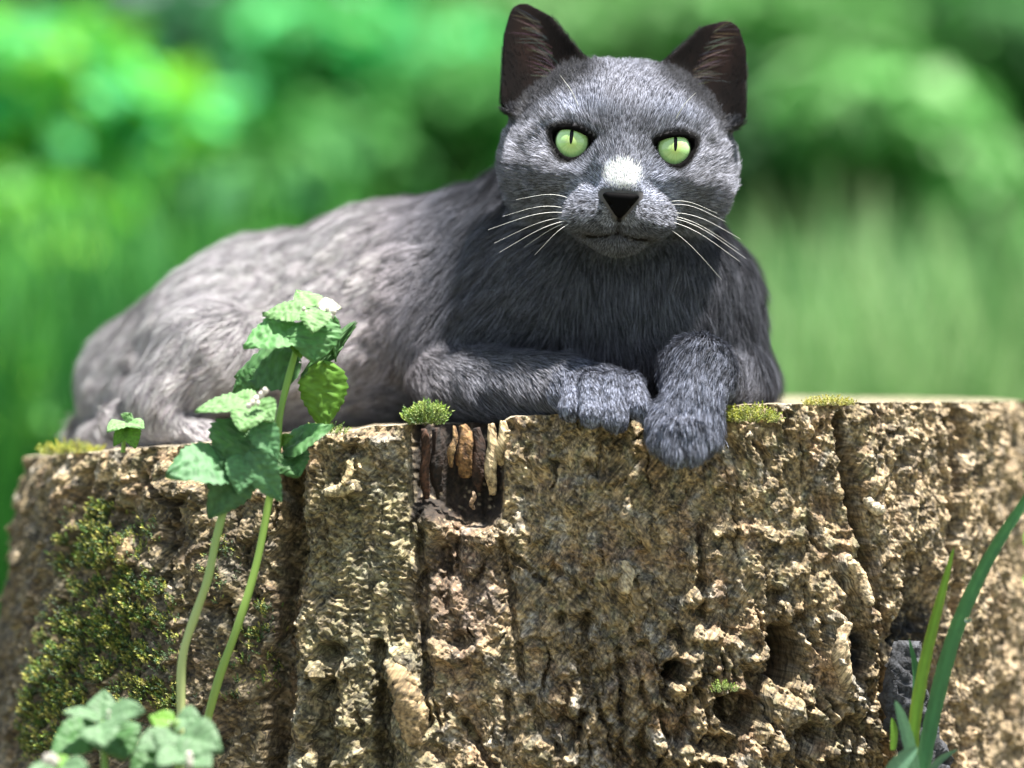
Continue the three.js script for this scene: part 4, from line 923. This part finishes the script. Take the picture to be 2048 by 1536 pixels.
{
  const R = rng(11), list = [], O = outline.filter(o => o.u > -0.33 && o.u < 0.1 && o.nz > -0.2);
  const patches = [[130, 1060, 95, 60, .8], [180, 1130, 110, 80, .8], [110, 1180, 70, 60, .6], [260, 1220, 110, 80, 1], [160, 1280, 150, 80, .9], [100, 1370, 130, 110, .95], [250, 1340, 120, 80, .8], [330, 1400, 80, 60, .7], [60, 1110, 60, 80, .7], [330, 1290, 60, 60, .6], [90, 1280, 100, 90, .8], [500, 1330, 60, 90, .55], [530, 1260, 30, 80, .5], [440, 1130, 50, 80, .3], [60, 1480, 120, 80, .8], [200, 1430, 110, 60, .7], [270, 1060, 50, 40, .4]];
  for (let i = 0; i < 60000; i++) {
    const fx = -90 + R() * 690, fy = 960 + R() * 590; let k = 0;
    for (const [cx, cy, rx, ry, a] of patches) { const q = Math.hypot((fx - cx) / rx, (fy - cy) / ry); k = Math.max(k, a * sstep(1.15, 0.35, q)); }
    const cl = fbm(fx * 0.028, fy * 0.036, 4, 3); if (R() > k * sstep(-0.08, 0.22, cl + 0.12 * (k - 0.5))) continue;
    const u = (fx - 1024) * S - SX, j = O.findIndex((o, q) => o.u <= u); if (j < 0) continue;
    const o = O[j], top = topY(o.x), p = barkPoint(o, Math.max(0, top - (768 - fy) * S), top);
    list.push([V(...p).add(V(o.nx * 0.0004, 0, o.nz * 0.0004)), V(o.nx, 0.5, o.nz).normalize(), 0.0022 + 0.0030 * R() * (0.5 + k)]);
  }
  moss('moss', 'green and yellowish moss mat spread over the left face of the stump', list, [[0.12, 0.165, 0.012], [0.055, 0.115, 0.01], [0.20, 0.215, 0.025], [0.30, 0.28, 0.06], [0.018, 0.05, 0.008], [0.02, 0.055, 0.008]], 12);
  const tuft = (cx, cy, cz, rx, ry, n, s) => { const l = []; for (let i = 0; i < n; i++) { const a = R() * 6.28, b = Math.sqrt(R()); l.push([at(cx + Math.cos(a) * b * rx, cy - Math.abs(Math.sin(a)) * b * ry * 0.8, cz + (R() - .5) * 0.014), V(Math.cos(a) * 0.8, 1, 0.5).normalize(), s * (0.6 + 0.8 * R())]); } return l; };
  const bright = [[0.16, 0.24, 0.03], [0.22, 0.28, 0.06], [0.08, 0.16, 0.02]];
  moss('moss_tuft', 'fluffy green moss tuft on the rim above the broken notch', tuft(852, 850, -0.006, 36, 42, 330, 0.0040), bright, 13);
  moss('moss_tuft', 'yellow green moss on the rim right beside the hanging paw', tuft(1500, 845, 0.002, 52, 30, 300, 0.0034), [[0.24, 0.25, 0.02], [0.16, 0.2, 0.02]], 14);
  moss('moss_tuft', 'thin yellow moss cushion on the rim right of the cat', tuft(1655, 812, -0.002, 50, 12, 200, 0.0026), [[0.3, 0.27, 0.02], [0.2, 0.22, 0.03]], 15);
  moss('moss_tuft', 'small moss tuft on the rim beside the taller plant stem', tuft(655, 868, 0.000, 38, 14, 140, 0.0028), bright, 16);
  moss('moss_tuft', 'blurred yellow moss at the left end of the rim by the rump', tuft(140, 912, -0.09, 60, 16, 220, 0.0040), [[0.3, 0.3, 0.03], [0.2, 0.24, 0.03]], 17);
  moss('moss_tuft', 'tiny bright moss sprig among the holes of the lower bark', tuft(1450, 1385, 0.010, 26, 18, 70, 0.0028), bright, 18);
}

// ---------------------------------------------------------------- the green behind, far out of focus
const bgLeaf = (() => { const pos = [], idx = []; const N = 4; for (let i = 0; i <= N; i++) { const t = i / N, w = 0.36 * Math.sin(Math.PI * Math.pow(t, 0.75)) + 0.01; for (const s of [-1, 0, 1]) pos.push(s * w, t, 0.12 * Math.abs(s) - 0.25 * t * t); } for (let i = 0; i < N; i++) for (let s = 0; s < 2; s++) { const a = i * 3 + s; idx.push(a, a + 1, a + 3, a + 1, a + 4, a + 3); } return geom(pos, idx); })();
const bgMat = new THREE.MeshPhysicalMaterial({ color: 0xffffff, roughness: 0.7, specularIntensity: 0.25, transmission: 0.45, thickness: 0, side: THREE.DoubleSide });
const barkBrown = new THREE.MeshStandardMaterial({ color: new THREE.Color(0.10, 0.075, 0.05), roughness: 0.95 });
// a leafy shrub: crown lobes given in metres round its base
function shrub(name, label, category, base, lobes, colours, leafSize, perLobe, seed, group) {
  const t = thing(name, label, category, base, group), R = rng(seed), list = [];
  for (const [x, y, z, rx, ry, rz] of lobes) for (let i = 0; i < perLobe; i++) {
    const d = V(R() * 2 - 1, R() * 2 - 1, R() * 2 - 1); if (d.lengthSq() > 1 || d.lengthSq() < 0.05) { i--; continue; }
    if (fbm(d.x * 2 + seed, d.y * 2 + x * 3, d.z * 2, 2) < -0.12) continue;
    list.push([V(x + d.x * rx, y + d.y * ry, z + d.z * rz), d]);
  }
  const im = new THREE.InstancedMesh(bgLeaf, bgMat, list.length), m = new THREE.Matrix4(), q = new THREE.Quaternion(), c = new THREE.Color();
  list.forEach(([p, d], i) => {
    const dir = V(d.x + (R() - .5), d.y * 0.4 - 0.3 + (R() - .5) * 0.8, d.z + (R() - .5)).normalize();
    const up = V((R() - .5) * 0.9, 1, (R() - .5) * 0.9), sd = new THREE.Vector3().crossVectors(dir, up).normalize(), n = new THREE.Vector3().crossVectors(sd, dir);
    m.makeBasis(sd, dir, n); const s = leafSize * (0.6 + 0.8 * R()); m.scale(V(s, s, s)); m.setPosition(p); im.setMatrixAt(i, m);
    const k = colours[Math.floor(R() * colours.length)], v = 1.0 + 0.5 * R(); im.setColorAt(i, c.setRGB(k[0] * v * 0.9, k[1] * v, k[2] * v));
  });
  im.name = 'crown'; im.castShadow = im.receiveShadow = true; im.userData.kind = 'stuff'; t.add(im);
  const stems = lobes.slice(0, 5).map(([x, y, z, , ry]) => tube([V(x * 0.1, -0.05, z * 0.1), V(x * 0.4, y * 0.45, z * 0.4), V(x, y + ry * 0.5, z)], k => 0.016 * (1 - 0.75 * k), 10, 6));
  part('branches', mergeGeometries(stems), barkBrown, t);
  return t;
}
// lobes from picture places: [px, py, rx px, ry px] at one depth, made relative to the shrub's foot
function shrubAt(name, label, category, fx, z, L, colours, leafSize, per, seed, dz = 0.3) {
  const foot = at(fx, 768, z); foot.y = GROUND;
  const lobes = L.map(([x, y, rx, ry], i) => { const zz = z - dz * ((i * 0.618) % 1), c = at(x, y, zz); return [c.x - foot.x, c.y - foot.y, zz - z, pxm(rx, zz), pxm(ry, zz), Math.max(pxm(Math.min(rx, ry), zz), 0.15)]; });
  return shrub(name, label, category, foot, lobes, colours, leafSize, per, seed);
}
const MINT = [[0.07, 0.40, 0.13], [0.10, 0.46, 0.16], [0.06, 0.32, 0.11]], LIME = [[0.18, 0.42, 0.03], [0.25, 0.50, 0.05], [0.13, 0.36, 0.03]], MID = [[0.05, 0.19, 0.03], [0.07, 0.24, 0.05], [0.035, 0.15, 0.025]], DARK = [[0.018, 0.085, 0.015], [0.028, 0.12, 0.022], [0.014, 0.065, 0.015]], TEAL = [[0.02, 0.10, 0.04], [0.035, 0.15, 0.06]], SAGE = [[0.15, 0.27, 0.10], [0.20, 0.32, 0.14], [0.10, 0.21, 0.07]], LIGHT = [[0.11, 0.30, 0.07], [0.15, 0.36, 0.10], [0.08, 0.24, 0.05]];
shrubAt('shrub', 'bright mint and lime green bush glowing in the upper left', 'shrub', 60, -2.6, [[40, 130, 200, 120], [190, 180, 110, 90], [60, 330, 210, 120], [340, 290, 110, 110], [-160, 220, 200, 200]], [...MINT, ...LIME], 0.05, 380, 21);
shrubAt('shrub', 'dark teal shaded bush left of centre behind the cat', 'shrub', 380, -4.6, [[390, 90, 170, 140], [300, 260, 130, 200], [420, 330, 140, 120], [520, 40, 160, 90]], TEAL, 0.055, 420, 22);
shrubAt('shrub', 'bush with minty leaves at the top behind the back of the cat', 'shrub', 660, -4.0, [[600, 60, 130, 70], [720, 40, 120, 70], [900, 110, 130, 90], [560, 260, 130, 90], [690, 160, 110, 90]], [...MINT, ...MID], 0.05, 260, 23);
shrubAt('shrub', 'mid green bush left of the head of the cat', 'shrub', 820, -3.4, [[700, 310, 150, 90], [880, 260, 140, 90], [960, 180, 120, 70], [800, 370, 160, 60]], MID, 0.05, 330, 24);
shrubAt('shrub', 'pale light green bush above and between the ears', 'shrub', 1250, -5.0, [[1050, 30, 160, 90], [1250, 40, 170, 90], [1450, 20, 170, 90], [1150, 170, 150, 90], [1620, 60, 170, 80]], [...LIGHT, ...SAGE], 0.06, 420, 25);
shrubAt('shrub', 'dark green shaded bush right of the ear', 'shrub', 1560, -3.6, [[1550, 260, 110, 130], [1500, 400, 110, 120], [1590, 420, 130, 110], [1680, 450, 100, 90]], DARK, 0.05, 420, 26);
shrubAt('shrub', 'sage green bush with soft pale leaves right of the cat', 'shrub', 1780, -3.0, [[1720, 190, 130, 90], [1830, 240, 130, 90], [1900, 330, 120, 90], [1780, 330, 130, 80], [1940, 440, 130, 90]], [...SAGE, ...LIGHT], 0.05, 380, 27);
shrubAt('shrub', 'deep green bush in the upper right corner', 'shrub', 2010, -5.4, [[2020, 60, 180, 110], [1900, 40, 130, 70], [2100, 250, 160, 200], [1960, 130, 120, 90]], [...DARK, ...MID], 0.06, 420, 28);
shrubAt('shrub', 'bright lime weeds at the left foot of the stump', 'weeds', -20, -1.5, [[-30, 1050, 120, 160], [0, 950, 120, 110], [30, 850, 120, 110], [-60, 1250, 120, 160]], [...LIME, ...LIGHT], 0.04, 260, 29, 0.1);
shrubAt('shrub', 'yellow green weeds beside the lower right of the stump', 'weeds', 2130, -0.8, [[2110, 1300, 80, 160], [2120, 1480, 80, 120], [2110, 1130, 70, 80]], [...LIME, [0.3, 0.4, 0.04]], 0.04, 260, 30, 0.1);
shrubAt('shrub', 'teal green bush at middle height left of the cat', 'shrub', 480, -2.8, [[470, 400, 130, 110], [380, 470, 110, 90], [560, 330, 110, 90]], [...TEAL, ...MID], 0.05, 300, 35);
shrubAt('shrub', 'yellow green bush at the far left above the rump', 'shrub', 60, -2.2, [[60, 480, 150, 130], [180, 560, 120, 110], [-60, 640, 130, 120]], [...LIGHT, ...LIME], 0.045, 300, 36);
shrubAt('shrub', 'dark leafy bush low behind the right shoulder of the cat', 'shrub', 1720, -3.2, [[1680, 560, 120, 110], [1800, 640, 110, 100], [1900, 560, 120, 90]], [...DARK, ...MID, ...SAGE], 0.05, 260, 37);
// tall grass in a meadow strip behind the stump
function tallGrass(name, label, n, zone, colours, hgt, seed) {
  const pos = [], idx = []; for (let i = 0; i <= 4; i++) { const t = i / 4, w = 0.5 * (1 - t * t * 0.9); for (const s of [-1, 1]) pos.push(s * w, t, 0.25 * t * t); } for (let i = 0; i < 4; i++) { const a = i * 2; idx.push(a, a + 1, a + 2, a + 1, a + 3, a + 2); }
  const im = new THREE.InstancedMesh(geom(pos, idx), bgMat, n), R = rng(seed), m = new THREE.Matrix4(), c = new THREE.Color(), Y = V(0, 1, 0);
  for (let i = 0; i < n; i++) {
    const p = zone(R), h = hgt * (0.55 + 0.6 * R()), q = new THREE.Quaternion().setFromAxisAngle(Y, R() * 6.28).multiply(new THREE.Quaternion().setFromAxisAngle(V(1, 0, 0), 0.16 * R()));
    m.compose(p, q, V(0.006 + 0.006 * R(), h, h)); im.setMatrixAt(i, m);
    const pt = 1.15 * n3(p.x * 3.6, 0, p.z * 1.1) + 0.5, k = colours[Math.min(colours.length - 1, Math.max(0, Math.floor((pt + (R() - .5) * 0.5) * colours.length)))], v = 0.7 + 0.6 * R(); im.setColorAt(i, c.setRGB(k[0] * v, k[1] * v, k[2] * v));
  }
  im.name = numbered(name); im.castShadow = im.receiveShadow = true; scene.add(im); return tag(im, label, 'grass', null, 'stuff');
}
tallGrass('tall_grass', 'bright green tall grass blurred behind the left side of the cat', 9000, R => { const z = -1.3 - 2.0 * R(); const x = at(-350 + 1150 * R(), 0, z).x; return V(x, GROUND, z); }, [[0.025, 0.14, 0.03], [0.06, 0.25, 0.04], [0.10, 0.34, 0.05], [0.16, 0.38, 0.05]], 0.56, 31);
tallGrass('tall_grass', 'grey green tall grass with pale stalks right of the cat', 9000, R => { const z = -1.4 - 2.2 * R(); const x = at(1450 + 950 * R(), 0, z).x; return V(x, GROUND, z); }, [[0.03, 0.12, 0.03], [0.08, 0.22, 0.06], [0.17, 0.33, 0.12], [0.28, 0.42, 0.19]], 0.54, 32);
tallGrass('grass', 'open meadow grass stretching back to the bushes', 26000, R => { const z = -0.3 - 8.2 * R(), x = (R() - .5) * 12; return Math.hypot(x, z + 0.23) < 0.42 || (z > -0.4 && Math.abs(x) < 0.5) ? V(x * 3 + 3, GROUND, z - 2) : V(x, GROUND, z); }, [[0.05, 0.16, 0.03], [0.08, 0.22, 0.035]], 0.22, 33);
// a wood edge closes the view
{
  const R = rng(41), n = 34000, im = new THREE.InstancedMesh(bgLeaf, bgMat, n), m = new THREE.Matrix4(), c = new THREE.Color();
  for (let i = 0; i < n; i++) {
    const x = (R() - .5) * 22, top = 4.6 + 2.2 * n3(x * 0.5, 1, 1), y = GROUND + R() * (top - GROUND), z = -8.6 - 1.8 * R() - 0.5 * Math.cos(x * 1.3) + 0.6 * n3(x * 0.8, y * 0.8, 3);
    const d = V(R() - .5, R() - .7, R() - .2).normalize(), up = V((R() - .5), 1, (R() - .5)), sd = new THREE.Vector3().crossVectors(d, up).normalize(), nn = new THREE.Vector3().crossVectors(sd, d);
    m.makeBasis(sd, d, nn); const s = 0.24 * (0.6 + 0.9 * R()); m.scale(V(s, s, s)); m.setPosition(x, y, z); im.setMatrixAt(i, m);
    const k = mix3([0.03, 0.12, 0.022], [0.075, 0.25, 0.05], clamp(fbm(x * 0.9, y * 0.9, 7, 3) * 1.4 + 0.5, 0, 1)), v = 0.7 + 0.6 * R(); im.setColorAt(i, c.setRGB(k[0] * v, k[1] * v, k[2] * v));
  }
  im.name = 'wood_edge'; im.castShadow = im.receiveShadow = true; scene.add(im); tag(im, 'green wood edge closing the view far behind the cat', 'trees', null, 'stuff');
}
renderer.render(scene, camera);
